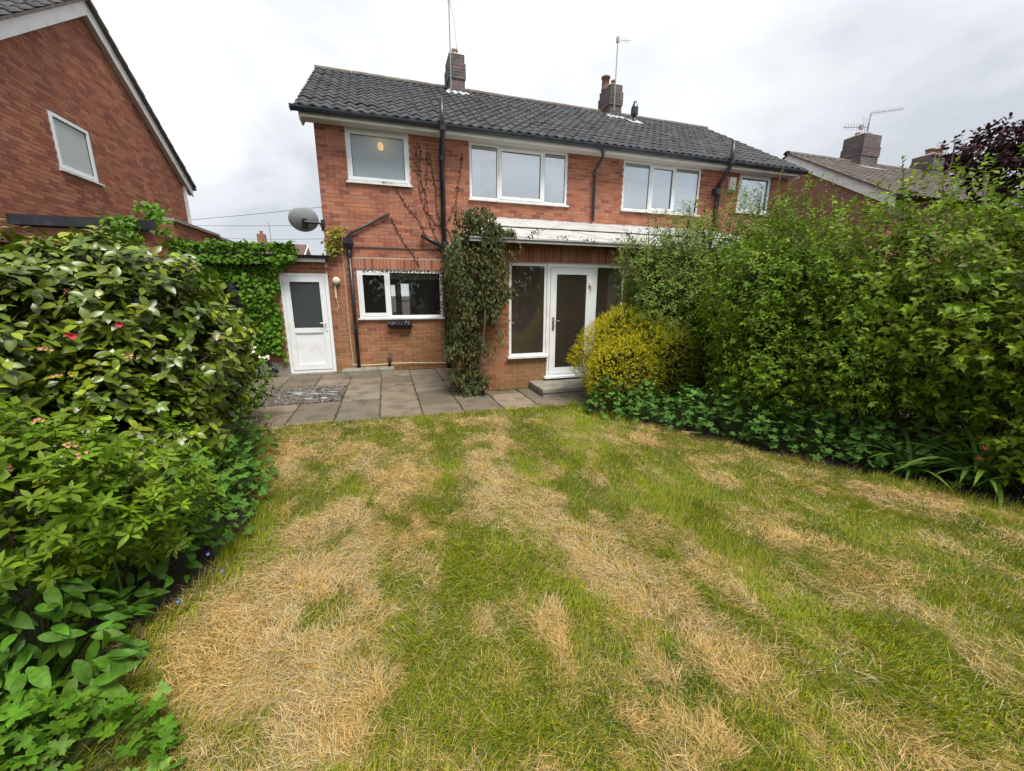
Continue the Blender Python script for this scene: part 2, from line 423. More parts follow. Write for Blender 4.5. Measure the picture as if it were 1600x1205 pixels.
def bake(tv, tf, M, T):
    """Template verts (n,3), faces (m,k); transforms M (K,3,3), T (K,3) -> one big mesh"""
    K, n = len(T), len(tv)
    V = np.einsum('kij,nj->kni', M, tv) + T[:, None, :]
    F = tf[None, :, :] + (np.arange(K) * n)[:, None, None]
    return V.reshape(-1, 3), F.reshape(-1, tf.shape[1])

# ------------------------------------------------------------------ brickwork
Z3 = np.array([0, 0, 1.0])
class Brickwork:
    """All bricks of one building: the nearest ~300 whole ones become objects, the rest one mesh per wall."""
    def __init__(s, tones, seed): s.walls = []; s.tones = np.array(tones); s.rng = np.random.default_rng(seed)
    def wall(s, wall_obj, O, U, N, rects, soldiers=(), top=None, tones=None):
        """rects: (u0,u1,z0,z1,holes) areas laid in stretcher bond from a common datum; O origin on the mortar plane."""
        O, U, N = np.array(O, float), np.array(U, float), np.array(N, float)
        tn = s.tones if tones is None else np.array(tones)
        B = []
        for (a, b, z0, z1, holes) in rects:
            j0, j1 = int(math.floor(z0 / 0.075 + 1e-6)), int(math.ceil(z1 / 0.075 - 1e-6))
            for j in range(j0, j1):
                c0, c1 = max(j * 0.075 + 0.005, z0), min(j * 0.075 + 0.070, z1)
                if c1 - c0 < 0.02: continue
                zm = (c0 + c1) / 2
                spans = [(a, b)]
                for (h0, h1, hz0, hz1) in holes:
                    if hz0 < zm < hz1:
                        ns = []
                        for p, q in spans:
                            if h1 <= p or h0 >= q: ns.append((p, q)); continue
                            if h0 > p: ns.append((p, h0))
                            if h1 < q: ns.append((h1, q))
                        spans = ns
                off = 0.1125 if j % 2 else 0.0
                for p, q in spans:
                    if top is not None:
                        lo, hi = top(c1); p, q = max(p, lo), min(q, hi)
                    k0, k1 = int(math.floor((p - off) / 0.225)), int(math.ceil((q - off) / 0.225))
                    for k in range(k0, k1):
                        u0, u1 = max(k * 0.225 + off + 0.005, p), min(k * 0.225 + off + 0.220, q)
                        if u1 - u0 > 0.035: B.append((u0, u1, c0, c1))
        for (a, b, z0, z1) in soldiers:
            n = max(1, round((b - a) / 0.075)); w = (b - a) / n
            for i in range(n): B.append((a + i * w + 0.005, a + (i + 1) * w - 0.005, z0 + 0.004, z1 - 0.004))
        B = np.array(B)
        K = len(B)
        C = O + np.outer((B[:, 0] + B[:, 1]) / 2, U) + np.outer((B[:, 2] + B[:, 3]) / 2, Z3)
        C = C + np.outer(0.005 + s.rng.normal(0, 0.001, K), N)
        ti = s.rng.integers(0, len(tn), K)
        s.walls.append(dict(obj=wall_obj, C=C, L=B[:, 1] - B[:, 0], H=B[:, 3] - B[:, 2], U=U, N=N, ti=ti, tn=tn))
    def finish(s, limit=300, name='brick'):
        bx = np.array([(-.5, 0, -.5), (.5, 0, -.5), (.5, 0, .5), (-.5, 0, .5), (-.5, 1, -.5), (.5, 1, -.5), (.5, 1, .5), (-.5, 1, .5)])
        bf = np.array([(0, 1, 2, 3), (1, 5, 6, 2), (4, 0, 3, 7), (3, 2, 6, 7), (4, 5, 1, 0)])
        cand = []
        for wi, w in enumerate(s.walls):
            px, py, dd = project(w['C'])
            vis = (dd > 0.3) & (px > 5) & (px < 1595) & (py > 5) & (py < 1200) & (((CAMP - w['C']) @ w['N']) > 0.2)
            full = (np.abs(w['L'] - 0.215) < 0.004) & (np.abs(w['H'] - 0.065) < 0.003)
            facing = ((CAMP - w['C']) @ w['N']) / np.linalg.norm(CAMP - w['C'], axis=1)
            for i in np.nonzero(vis & full)[0]: cand.append((facing[i] / dd[i] ** 2, wi, i))
        cand.sort(reverse=True)
        chosen = {(wi, i) for _, wi, i in cand[:limit]}
        meshes = {}
        for wi, w in enumerate(s.walls):
            keep = np.array([(wi, i) not in chosen for i in range(len(w['C']))])
            ax = np.stack([w['U'], -w['N'], Z3], axis=1)
            for i in np.nonzero(~keep)[0]:
                t = w['tn'][w['ti'][i]]; key = tuple(np.round(t, 4))
                if key not in meshes:
                    meshes[key] = tint_mesh(name, bx * np.array([0.215, 0.03, 0.065]), bf, 'brick', t)
                o = bpy.data.objects.new(name, meshes[key]); COL.objects.link(o); o.parent = w['obj']
                m = np.eye(4); m[:3, :3] = ax; m[:3, 3] = w['C'][i]
                o.matrix_basis = Matrix(m.tolist())
            idx = np.nonzero(keep)[0]
            if len(idx):
                S = np.zeros((len(idx), 3, 3))
                S[:, :, 0] = w['U'][None] * w['L'][idx, None]; S[:, :, 1] = -w['N'][None] * 0.03; S[:, :, 2] = Z3[None] * w['H'][idx, None]
                V, F = bake(bx, bf, S, w['C'][idx])
                tt = w['tn'][w['ti'][idx]] * s.rng.uniform(0.88, 1.12, (len(idx), 1))
                tag(np_mesh('brickwork', V, F, 'brick', w['obj'], np.repeat(tt, 8, axis=0)), kind='stuff')

def wall_sheet(name, O, U, N, W, H, holes, material, parent, depth=0.11, top_pts=None):
    """Mortar face of a wall with real openings and their reveals."""
    O, U, N = np.array(O, float), np.array(U, float), np.array(N, float)
    P = lambda u, z, d=0.0: O + U * u + Z3 * z - N * d
    m = MB()
    if top_pts is None:
        us = sorted({0, W, *[h[0] for h in holes], *[h[1] for h in holes]}); zs = sorted({0, H, *[h[2] for h in holes], *[h[3] for h in holes]})
        for a, b in zip(us[:-1], us[1:]):
            for c, d in zip(zs[:-1], zs[1:]):
                if any(h[0] <= (a + b) / 2 <= h[1] and h[2] <= (c + d) / 2 <= h[3] for h in holes): continue
                m.quad(P(a, c), P(b, c), P(b, d), P(a, d))
    else:
        us = sorted({0, W, *[h[0] for h in holes], *[h[1] for h in holes], *[q[0] for q in top_pts]})
        tz = lambda u: float(np.interp(u, [q[0] for q in top_pts], [q[1] for q in top_pts]))
        for a, b in zip(us[:-1], us[1:]):
            hs = [h for h in holes if h[0] <= (a + b) / 2 <= h[1]]
            lo = 0.0
            for h in hs:
                m.quad(P(a, lo), P(b, lo), P(b, h[2]), P(a, h[2])); lo = h[3]
            m.quad(P(a, lo), P(b, lo), P(b, tz(b)), P(a, tz(a)))
    for (a, b, c, d) in holes:
        for p, q in (((a, c), (a, d)), ((a, d), (b, d)), ((b, d), (b, c)), ((b, c), (a, c))):
            m.quad(P(*p), P(*q), P(*q, depth), P(*p, depth))
    return m.build(name, material, parent)

# ------------------------------------------------------------------ windows and doors (built in a wall plane facing -Y, then placed)
def frame_bars(m, x0, x1, z0, z1, w, y0, y1):
    m.box(x0, x0 + w, y0, y1, z0, z1); m.box(x1 - w, x1, y0, y1, z0, z1)
    m.box(x0 + w, x1 - w, y0, y1, z1 - w, z1); m.box(x0 + w, x1 - w, y0, y1, z0, z0 + w)
def window(parent, x0, x1, z0, z1, Y, lights, glass, sill=True, fw=0.055, sash_w=0.05, xf=None, sill_out=0.06):
    """lights: list of (fraction start, fraction end, opening sash?)"""
    T = xf or (lambda mb: mb)
    m = MB(); y0, y1 = Y + 0.012, Y + 0.075
    zb = z0 + (0.035 if sill else 0)
    frame_bars(m, x0, x1, zb, z1, fw, y0, y1)
    W = x1 - x0
    for (a, b, op) in lights[:-1]: m.box(x0 + b * W - 0.03, x0 + b * W + 0.03, y0 + 0.002, y1, zb + fw, z1 - fw)
    wo = T(m).build('window', 'upvc', parent)
    for (a, b, op) in lights:
        xa, xb = x0 + a * W + (fw if a == 0 else 0.03), x0 + b * W - (fw if b == 1 else 0.03)
        za, zc = zb + fw, z1 - fw
        if op:
            s = MB(); frame_bars(s, xa - 0.012, xb + 0.012, za - 0.012, zc + 0.012, sash_w + 0.012, y0 - 0.012, y1 - 0.02); T(s).build('sash', 'upvc', wo)
            xa, xb, za, zc = xa + sash_w, xb - sash_w, za + sash_w, zc - sash_w
        g = MB(); g.box(xa - 0.005, xb + 0.005, y0 + 0.022, y0 + 0.028, za - 0.005, zc + 0.005); T(g).build('pane', glass, wo)
        b_ = MB(); frame_bars(b_, xa - 0.001, xb + 0.001, za - 0.001, zc + 0.001, 0.009, y0 + 0.012, y0 + 0.021); T(b_).build('gasket', 'black_plastic', wo)
    if sill:
        s = MB(); s.box(x0 - 0.04, x1 + 0.04, Y - sill_out, Y + 0.075, z0, z0 + 0.033); T(s).build('sill', 'sill_white', wo)
    return wo
def turn(O, U, N):
    """maps the -Y facing build space (x along wall, y depth, z) to another wall"""
    O, U, N = np.array(O, float), np.array(U, float), np.array(N, float)
    def T(mb):
        mb.v = [tuple(O + U * p[0] - N * p[1] + Z3 * p[2]) for p in mb.v]; return mb
    return T
def curtain(name, x0, x1, z0, z1, Y, material, label, folds=8, group=None):
    n = 60; V = []; F = []
    for i in range(n + 1):
        x = x0 + (x1 - x0) * i / n; d = 0.02 * math.sin(i / n * folds * 2 * math.pi) + 0.008 * math.sin(i * 1.7)
        V += [(x, Y + d, z0), (x, Y + d * 0.7, z1)]
    F = [(2 * i, 2 * i + 2, 2 * i + 3, 2 * i + 1) for i in range(n)]
    k = len(V); V += [(x, y + 0.006, z) for x, y, z in V]; F += [tuple(k + j for j in f)[::-1] for f in F]
    o = MB().add(V, F).build(name, material, smooth=True)
    return tag(o, label, 'curtain', group)
def room(parent, x0, x1, y0, y1, z0, z1, material, openings=()):
    """plain inside of a room, open on the window side; openings cut in its back wall"""
    m = MB()
    m.quad((x0, y0, z0), (x1, y0, z0), (x1, y1, z0), (x0, y1, z0)); m.quad((x0, y0, z1), (x0, y1, z1), (x1, y1, z1), (x1, y0, z1))
    m.quad((x0, y0, z0), (x0, y1, z0), (x0, y1, z1), (x0, y0, z1)); m.quad((x1, y0, z0), (x1, y0, z1), (x1, y1, z1), (x1, y1, z0))
    us = sorted({x0, x1, *[o[0] for o in openings], *[o[1] for o in openings]}); zs = sorted({z0, z1, *[o[2] for o in openings], *[o[3] for o in openings]})
    for a, b in zip(us[:-1], us[1:]):
        for c, d in zip(zs[:-1], zs[1:]):
            if any(o[0] <= (a + b) / 2 <= o[1] and o[2] <= (c + d) / 2 <= o[3] for o in openings): continue
            m.quad((a, y1, c), (b, y1, c), (b, y1, d), (a, y1, d))
    return m.build('room', material, parent)

# ------------------------------------------------------------------ roof tiles
def tile_template(w, g, rolls=1):
    """rolled interlocking tile: x across, y up the slope, z proud of the roof plane; its lower edge shows a thickness"""
    n = 8; V = []; F = []
    prof = []
    for i in range(n + 1):
        t = i / n; prof.append((t * w * 1.04, 0.5 * (1 - math.cos(2 * math.pi * min(1, t * 1.0))) * 0.038))
    for (x, z) in prof: V.append((x, -0.02, z + 0.028))
    for (x, z) in prof: V.append((x, g, z + 0.002))
    for (x, z) in prof: V.append((x, -0.02, z + 0.006))
    m = n + 1
    for i in range(n):
        F.append((i, i + 1, m + i + 1, m + i)); F.append((2 * m + i, 2 * m + i + 1, i + 1, i))
    F.append((2 * m, 0, m, m)) if False else None
    return np.array(V), np.array([f for f in F if f is not None])
def tiled_slope(parent, O, U, S, width, length, tints, w=0.21, g=0.345, limit=300, skip=()):
    """O: lower left corner of the slope, U along the eaves, S up the slope"""
    O, U, S = np.array(O, float), np.array(U, float), np.array(S, float)
    Nn = np.cross(U, S); tv, tf = tile_template(w, g)
    nu, ns = int(width / w), int(math.ceil(length / g))
    M0 = np.stack([U, S, Nn], axis=1)
    T, tc = [], []
    for j in range(ns):
        for i in range(nu):
            T.append(O + U * (i * w) + S * (j * g)); tc.append(tints[int(RNG.integers(0, len(tints)))])
    T = np.array(T) + RNG.normal(0, 0.003, (len(T), 3)); tc = np.array(tc)
    px, py, dd = project(T)
    score = np.where((dd > 0.5) & (px > 0) & (px < 1600) & (py > 0) & (py < 1205), 1 / dd ** 2, 0)
    order = np.argsort(-score)[:limit]
    order = [i for i in order if score[i] > 0]
    keep = np.ones(len(T), bool); keep[order] = False
    meshes = {}
    for i in order:
        key = tuple(np.round(tc[i], 4))
        if key not in meshes: meshes[key] = tint_mesh('tile', tv, tf, 'tile', tc[i], smooth=True)
        o = bpy.data.objects.new('tile', meshes[key]); COL.objects.link(o); o.parent = parent
        m = np.eye(4); m[:3, :3] = M0; m[:3, 3] = T[i]
        o.matrix_basis = Matrix(m.tolist())
    if keep.any():
        K = int(keep.sum()); V, F = bake(tv, tf, np.repeat(M0[None], K, 0), T[keep])
        tag(np_mesh('tiling', V, F, 'tile', parent, np.repeat(tc[keep] * RNG.uniform(0.85, 1.15, (K, 1)), len(tv), axis=0), smooth=True), kind='stuff')
def ridge_tiles(parent, x0, x1, y, z, r=0.11, step=0.45, limit=60):
    n = int((x1 - x0) / step); me = None
    for i in range(n):
        m = MB(); V = []
        for k in range(7):
            a = math.pi * k / 6
            V += [(0, -math.cos(a) * r * 1.3, math.sin(a) * r), ((x1 - x0) / n - 0.012, -math.cos(a) * r * 1.3, math.sin(a) * r)]
        if me is None:
            o = m.add(V, [(2 * k, 2 * k + 1, 2 * k + 3, 2 * k + 2) for k in range(6)]).build('ridge_tile', 'ridge', parent); me = o.data
        else:
            o = bpy.data.objects.new('ridge_tile', me); COL.objects.link(o); o.parent = parent
        o.matrix_basis = Matrix.Translation((x0 + i * (x1 - x0) / n, y, z + random.uniform(-0.004, 0.004)))

# ------------------------------------------------------------------ setting: ground, beds
g = MB(); g.quad((-400, -400, -0.06), (400, -400, -0.06), (400, 400, -0.06), (-400, 400, -0.06))
tag(g.build('ground', 'soil'), kind='structure')

# patio of two-foot slabs in staggered columns, set on a jointing bed
g = MB(); g.quad((-3.6, 5.5, -0.022), (4.9, 5.5, -0.022), (4.9, 9.33, -0.022), (-3.6, 9.33, -0.022))
patio = tag(g.build('patio', 'joint'), kind='structure')
cols = [(-3.18, -2.58), (-2.58, -1.98), (-1.98, -1.38), (-1.38, -0.78), (-0.78, -0.18), (-0.18, 0.42), (0.42, 1.02), (1.02, 1.62), (1.62, 2.2), (2.2, 2.8), (2.8, 3.4), (3.4, 4.0), (4.0, 4.6)]
rows = {0: [5.56, 6.13, 6.73, 7.33, 7.93, 8.62, 9.3], 1: [5.56, 6.13, 6.73, 7.33, 7.93, 8.62, 9.3], 2: [5.56, 6.13, 6.76, 8.02, 8.62, 9.3], 3: [5.56, 6.75, 8.02, 8.62, 9.3],
        4: [5.53, 6.72, 7.9, 8.55, 9.3], 5: [5.52, 6.4, 7.92, 8.6, 9.3], 6: [5.5, 6.14, 7.05, 7.92, 8.5, 9.3], 7: [5.47, 6.15, 6.75, 7.9, 9.3],
        8: [5.45, 6.48, 6.76], 9: [5.43, 5.98, 6.76], 10: [5.43, 6.03, 6.76], 11: [5.43, 6.03, 6.76], 12: [5.43, 6.03, 6.76]}
for ci, (a, b) in enumerate(cols):
    for y0, y1 in zip(rows[ci][:-1], rows[ci][1:]):
        if ci in (2, 3) and 6.7 < y0 and y1 < 8.1 and y1 - y0 > 1: continue          # the gravelled square
        dz = random.uniform(-0.006, 0.006)
        j = 0.008
        t = np.array(random.choice([(0.185, 0.145, 0.105), (0.20, 0.165, 0.125), (0.165, 0.13, 0.095), (0.215, 0.165, 0.12), (0.175, 0.15, 0.115)])) * random.uniform(0.66, 1.05) * np.array((1.0, 1.0, 0.98))
        m = MB(); m.bbox(a + j, b - j, y0 + j, y1 - j, -0.05, dz, 0.007); m.build('paving_slab', 'paving', patio, tint=t)

# ------------------------------------------------------------------ the semi-detached house
BR_TONES = [(0.375, 0.142, 0.085), (0.405, 0.158, 0.092), (0.345, 0.125, 0.078), (0.305, 0.108, 0.07), (0.375, 0.162, 0.108), (0.425, 0.172, 0.10), (0.25, 0.09, 0.065), (0.355, 0.15, 0.098)]
HY = 9.32
house = tag(empty('semi_detached_house', (5, HY, 0)), 'orange brick semi-detached house with dark tiled roof, white windows and patio extension', 'house')
bw = Brickwork(BR_TONES, 3)
X0, X1 = -1.1, 11.1
win = {'A': (-0.553, 0.673, 3.90, 4.915), 'B': (1.945, 4.292, 3.74, 4.915), 'C': (5.795, 8.118, 3.745, 4.915), 'D': (9.405, 10.528, 3.91, 4.915), 'E': (-0.542, 1.262, 1.154, 2.213)}
holes = [(a - X0, b - X0, c, d) for a, b, c, d in win.values()]
wall = wall_sheet('wall', (X0, HY, 0), (1, 0, 0), (0, -1, 0), X1 - X0, 4.95, holes, 'mortar', house)
sol = (-0.62 - X0, 1.45 - X0, 2.222, 2.445)
bw.wall(wall, (X0, HY, 0), (1, 0, 0), (0, -1, 0), [(0, X1 - X0, 0, 4.95, holes + [sol])], soldiers=[sol])
# remaining walls of the box
m = MB(); m.quad((X0, HY, 0), (X0, 16.5, 0), (X0, 16.5, 4.95), (X0, HY, 4.95)); m.poly([(X0, HY, 4.95), (X0, 16.5, 4.95), (X0, 12.9, 7.35)])
m.build('side_wall', 'brick_far', house)
m = MB(); m.quad((X1, HY, 0), (X1, 16.5, 0), (X1, 16.5, 4.95), (X1, HY, 4.95)); m.poly([(X1, HY, 4.95), (X1, 16.5, 4.95), (X1, 12.9, 7.35)])
m.build('side_wall', 'brick_far', house)
fo = [(0.22, 0.40, 1.0, 2.05), (0.62, 0.92, 0.75, 2.1)]
m = MB()
for a, b, c, d in [(X0, 0.22, 0, 4.95), (0.22, 0.40, 0, 1.0), (0.22, 0.40, 2.05, 4.95), (0.40, 0.62, 0, 4.95), (0.62, 0.92, 0, 0.75), (0.62, 0.92, 2.1, 4.95), (0.92, X1, 0, 4.95)]:
    m.quad((a, 16.5, c), (b, 16.5, c), (b, 16.5, d), (a, 16.5, d))
m.build('street_wall', 'brick_far', house)

# roof
EY, EZ, RY, RZ = 8.95, 5.04, 12.9, 7.42
sl = math.hypot(RY - EY, RZ - EZ); S = (0, (RY - EY) / sl, (RZ - EZ) / sl)
m = MB(); m.poly([(-1.33, EY, EZ), (11.2, EY, EZ), (11.2, RY, RZ), (-1.33, RY, RZ)]); m.poly([(-1.33, 16.87, EZ), (-1.33, RY, RZ), (11.2, RY, RZ), (11.2, 16.87, EZ)])
roof = m.build('roof', 'joint', house)
TT = [(0.064, 0.067, 0.074), (0.072, 0.074, 0.080), (0.052, 0.055, 0.062), (0.084, 0.083, 0.080), (0.068, 0.072, 0.082), (0.058, 0.061, 0.067)]
tiled_slope(roof, (-1.36, EY - 0.02, EZ), (1, 0, 0), S, 12.62, sl, TT)
ridge_tiles(roof, -1.36, 11.24, RY, RZ - 0.02)
# verge mortar, fascia, soffit, gutter
m = MB(); m.prism([(-1.35, EY, EZ - 0.03), (-1.35, RY, RZ - 0.03), (-1.35, RY, RZ + 0.03), (-1.35, EY, EZ + 0.03)], (0.10, 0, 0)); m.build('verge', 'ridge', roof)
m = MB(); m.prism([(11.22, EY, EZ - 0.03), (11.22, RY, RZ - 0.03), (11.22, RY, RZ + 0.03), (11.22, EY, EZ + 0.03)], (-0.10, 0, 0)); m.build('verge', 'ridge', roof)
m = MB(); m.box(-1.28, 11.16, 9.0, 9.022, 4.905, 5.05); m.build('fascia', 'fascia_white', house)
m = MB(); m.box(-1.28, 11.16, 9.022, 9.318, 4.918, 4.932); m.build('soffit', 'soffit', house)
for xv in (-1.30, 11.14):
    m = MB(); m.prism([(xv, 9.0, 4.86), (xv, 9.35, 4.86), (xv, RY, RZ - 0.26), (xv, RY, RZ - 0.06), (xv, 9.0, 5.03)], (0.025, 0, 0)); m.build('bargeboard', 'fascia_white', house)
m = MB(); n = 8; V = []
for xx in (-1.42, 11.30):
    for k in range(n + 1):
        a = math.pi + math.pi * k / n; V.append((xx, 8.935 + 0.066 * math.cos(a), 5.04 + 0.066 * math.sin(a) * 1.35))
    for k in range(n, -1, -1):
        a = math.pi + math.pi * k / n; V.append((xx, 8.935 + 0.060 * math.cos(a), 5.04 + 0.060 * math.sin(a) * 1.35))
q = 2 * (n + 1); m.add(V, [(k, (k + 1) % q, q + (k + 1) % q, q + k) for k in range(q)] + [tuple(range(q)), tuple(range(q, 2 * q))])
gut = m.build('gutter', 'gutter_black', house, smooth=False)
for i in range(13):
    m = MB(); x = -1.3 + i * 1.03; m.box(x, x + 0.03, 8.866, 9.0, 5.0, 5.045); m.build('bracket', 'gutter_black', gut)
for x in (-1.425, 11.285):
    m = MB(); m.box(x, x + 0.02, 8.87, 9.005, 4.965, 5.045); m.build('end_cap', 'gutter_black', gut)
# windows upstairs, with the rooms behind
window(house, *win['A'], HY, [(0, 1, True)], 'glass_frost', sash_w=0.045)
window(house, *win['B'], HY, [(0, 0.28, False), (0.28, 0.745, True), (0.745, 1, False)], 'glass_up')
window(house, *win['C'], HY, [(0, 0.34, False), (0.34, 0.66, True), (0.66, 1, False)], 'glass_up')
window(house, *win['D'], HY, [(0, 1, True)], 'glass_up', sash_w=0.04)
window(house, *win['E'], HY, [(0, 0.355, True), (0.355, 1, False)], 'glass_low', sash_w=0.055)
room(house, X0 + 0.1, 1.7, HY + 0.11, 12.0, 2.75, 4.97, 'room_pale')
room(house, 1.75, 4.9, HY + 0.11, 13.0, 2.75, 4.97, 'room_pale')
room(house, 5.1, 8.9, HY + 0.11, 13.0, 2.75, 4.97, 'room_pale')
room(house, 8.95, X1 - 0.1, HY + 0.11, 12.0, 2.75, 4.97, 'room_pale')
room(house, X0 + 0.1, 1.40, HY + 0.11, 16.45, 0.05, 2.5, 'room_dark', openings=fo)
m = MB(); m.box(0.22 - 0.04, 0.22, 16.4, 16.44, 0.96, 2.09); m.box(0.40, 0.44, 16.4, 16.44, 0.96, 2.09); m.box(0.58, 0.62, 16.4, 16.44, 0.7, 2.14); m.box(0.92, 0.96, 16.4, 16.44, 0.7, 2.14); m.box(0.62, 0.92, 16.4, 16.44, 1.42, 1.46)
m.build('front_door_frame', 'upvc', house)
curtain('curtain', 2.02, 2.24, 3.78, 4.86, HY + 0.2, 'curtain_white', 'narrow white curtain beside the soil pipe end of the wide window above the extension', 5)
curtain('curtain', 3.98, 4.24, 3.78, 4.86, HY + 0.2, 'curtain_white', 'white curtain drawn aside at the downpipe end of the wide window above the extension', 5)
curtain('curtain', 5.86, 6.16, 3.78, 4.86, HY + 0.2, 'curtain_white', 'narrow white curtain in the upstairs window with the white roller blind', 6)
curtain('curtain', 7.45, 8.08, 3.78, 4.86, HY + 0.2, 'curtain_white', 'wide white gathered curtain in the upstairs window with the white roller blind', 9)
m = MB(); m.box(5.88, 8.04, HY + 0.14, HY + 0.15, 4.56, 4.88); m.tube([(5.88, HY + 0.145, 4.555), (8.04, HY + 0.145, 4.555)], 0.012, 8)
tag(m.build('roller_blind', 'curtain_white'), 'white roller blind part lowered in the upstairs window nearest the alarm box', 'blind')
curtain('cafe_curtain', 0.12, 1.2, 2.03, 2.16, HY + 0.16, 'blind_cream', 'short pale valance along the top of the kitchen window', 14)
def pendant(x, y, ztop, zlamp, label, r=0.06):
    e = tag(empty('ceiling_lamp', (x, y, zlamp)), label, 'lamp')
    MB().tube([(x, y, ztop), (x, y, zlamp + r)], 0.006, 6).build('flex', 'white_plastic', e)
    MB().lathe([(0.012, r * 1.2), (r * 0.6, r * 0.9), (r, 0), (r * 0.6, -r * 0.8), (0.01, -r)], (x, y, zlamp), 12).build('bulb', 'lamp_glow', e, smooth=True)
pendant(0.12, 9.62, 4.97, 4.72, 'warm glowing lamp seen through the frosted bathroom window', 0.07)
pendant(2.86, 10.2, 4.97, 4.56, 'warm glowing lamp behind the wide window above the extension', 0.055)

# ------------------------------------------------------------------ extension with its white lean-to roof
FY = 6.75; EX0, EX1 = 1.5, 4.42
fh = (2.07 - EX0, 4.36 - EX0, 0.20, 2.235)      # french window set, the sill of the side lights is raised on brick
fh_l = (2.07 - EX0, 2.80 - EX0, 0.575, 2.235); fh_d = (2.80 - EX0, 3.70 - EX0, 0.17, 2.235); fh_r = (3.70 - EX0, 4.36 - EX0, 0.575, 2.235)
eh = [fh_l, fh_d, fh_r]
ext = wall_sheet('extension_wall', (EX0, FY, 0), (1, 0, 0), (0, -1, 0), EX1 - EX0, 2.62, eh, 'mortar', house)
esol = (0.0, EX1 - EX0, 2.255, 2.50)
bw.wall(ext, (EX0, FY, 0), (1, 0, 0), (0, -1, 0), [(0, EX1 - EX0, 0.15, 2.255, eh), (0, EX1 - EX0, 2.5, 2.62, [])], soldiers=[esol])
bw.wall(ext, (EX0, FY, 0), (1, 0, 0), (0, -1, 0), [(0, EX1 - EX0, 0, 0.15, [fh_d, (0.98, 1.21, -0.1, 0.16)])], tones=[(0.32, 0.075, 0.045), (0.35, 0.09, 0.05), (0.29, 0.07, 0.045)])
m = MB(); m.box(EX0 + 0.985, EX0 + 1.205, FY - 0.014, FY + 0.01, 0.008, 0.142)
ab = m.build('airbrick', 'clay', ext)
for i in range(3):
    m = MB(); m.box(EX0 + 1.0, EX0 + 1.19, FY - 0.016, FY - 0.0145, 0.028 + i * 0.038, 0.046 + i * 0.038); m.build('slot', 'room_dark', ab)
sidew = wall_sheet('extension_side_wall', (EX0, HY, 0), (0, -1, 0), (-1, 0, 0), HY - FY, 2.62, [(0.9, 1.9, 1.0, 2.2)], 'mortar', house)
bw.wall(sidew, (EX0, HY, 0), (0, -1, 0), (-1, 0, 0), [(0, HY - FY, 0, 2.62, [(0.9, 1.9, 1.0, 2.2)])])
window(house, 0.9, 1.9, 1.0, 2.2, 0.0, [(0, 1, False)], 'glass_low', xf=turn((EX0, HY, 0), (0, -1, 0), (-1, 0, 0)))
m = MB(); m.quad((EX1, FY, 0), (EX1, HY, 0), (EX1, HY, 2.9), (EX1, FY, 2.62)); m.build('extension_side_wall', 'brick_far', house)
room(house, EX0 + 0.12, EX1 - 0.05, FY + 0.11, 9.25, 0.05, 2.5, 'room_brown')
# the glazed set: left light, door, right light
window(house, 2.07, 2.775, 0.575, 2.235, FY, [(0, 1, False)], 'glass_patio', fw=0.045, sill_out=0.07)
window(house, 3.74, 4.36, 0.575, 2.235, FY, [(0, 1, False)], 'glass_patio', fw=0.045, sill_out=0.07)
m = MB(); m.box(2.779, 2.84, FY - 0.004, FY + 0.075, 0.21, 2.235); m.box(3.675, 3.736, FY - 0.004, FY + 0.075, 0.21, 2.235); m.box(2.84, 3.675, FY - 0.004, FY + 0.075, 2.175, 2.235)
m.box(2.84, 3.675, FY + 0.0, FY + 0.075, 0.21, 0.245)
door = m.build('patio_door', 'upvc', house)
m = MB(); frame_bars(m, 2.845, 3.67, 0.25, 2.17, 0.115, FY - 0.016, FY + 0.05); m.build('leaf_frame', 'upvc', door)
m = MB(); m.box(2.955, 3.56, FY + 0.01, FY + 0.016, 0.36, 2.06); m.build('pane', 'glass_patio', door)
m = MB(); frame_bars(m, 2.958, 3.557, 0.363, 2.057, 0.009, FY - 0.006, FY + 0.009); m.build('gasket', 'black_plastic', door)
m = MB(); m.box(2.885, 2.925, FY - 0.028, FY - 0.016, 1.07, 1.30); m.build('handle_plate', 'handle_metal', door)
m = MB(); m.tube([(2.905, FY - 0.02, 1.235), (2.905, FY - 0.06, 1.235), (3.02, FY - 0.06, 1.23)], 0.009, 8); m.build('handle', 'handle_metal', door)
m = MB(); m.box(2.74, 3.78, FY - 0.09, FY + 0.07, 0.172, 0.208); m.build('threshold', 'upvc', door)
m = MB(); m.box(3.60, 3.66, FY - 0.05, FY - 0.017, 1.86, 1.92); m.box(3.635, 3.655, FY - 0.05, FY - 0.03, 1.80, 1.86); m.build('alarm_contact', 'white_plastic', door)
curtain('curtain', 4.13, 4.31, 0.5, 2.2, FY + 0.2, 'curtain_cream', 'pale floor-length curtain behind the side light next to the golden bush', 5)
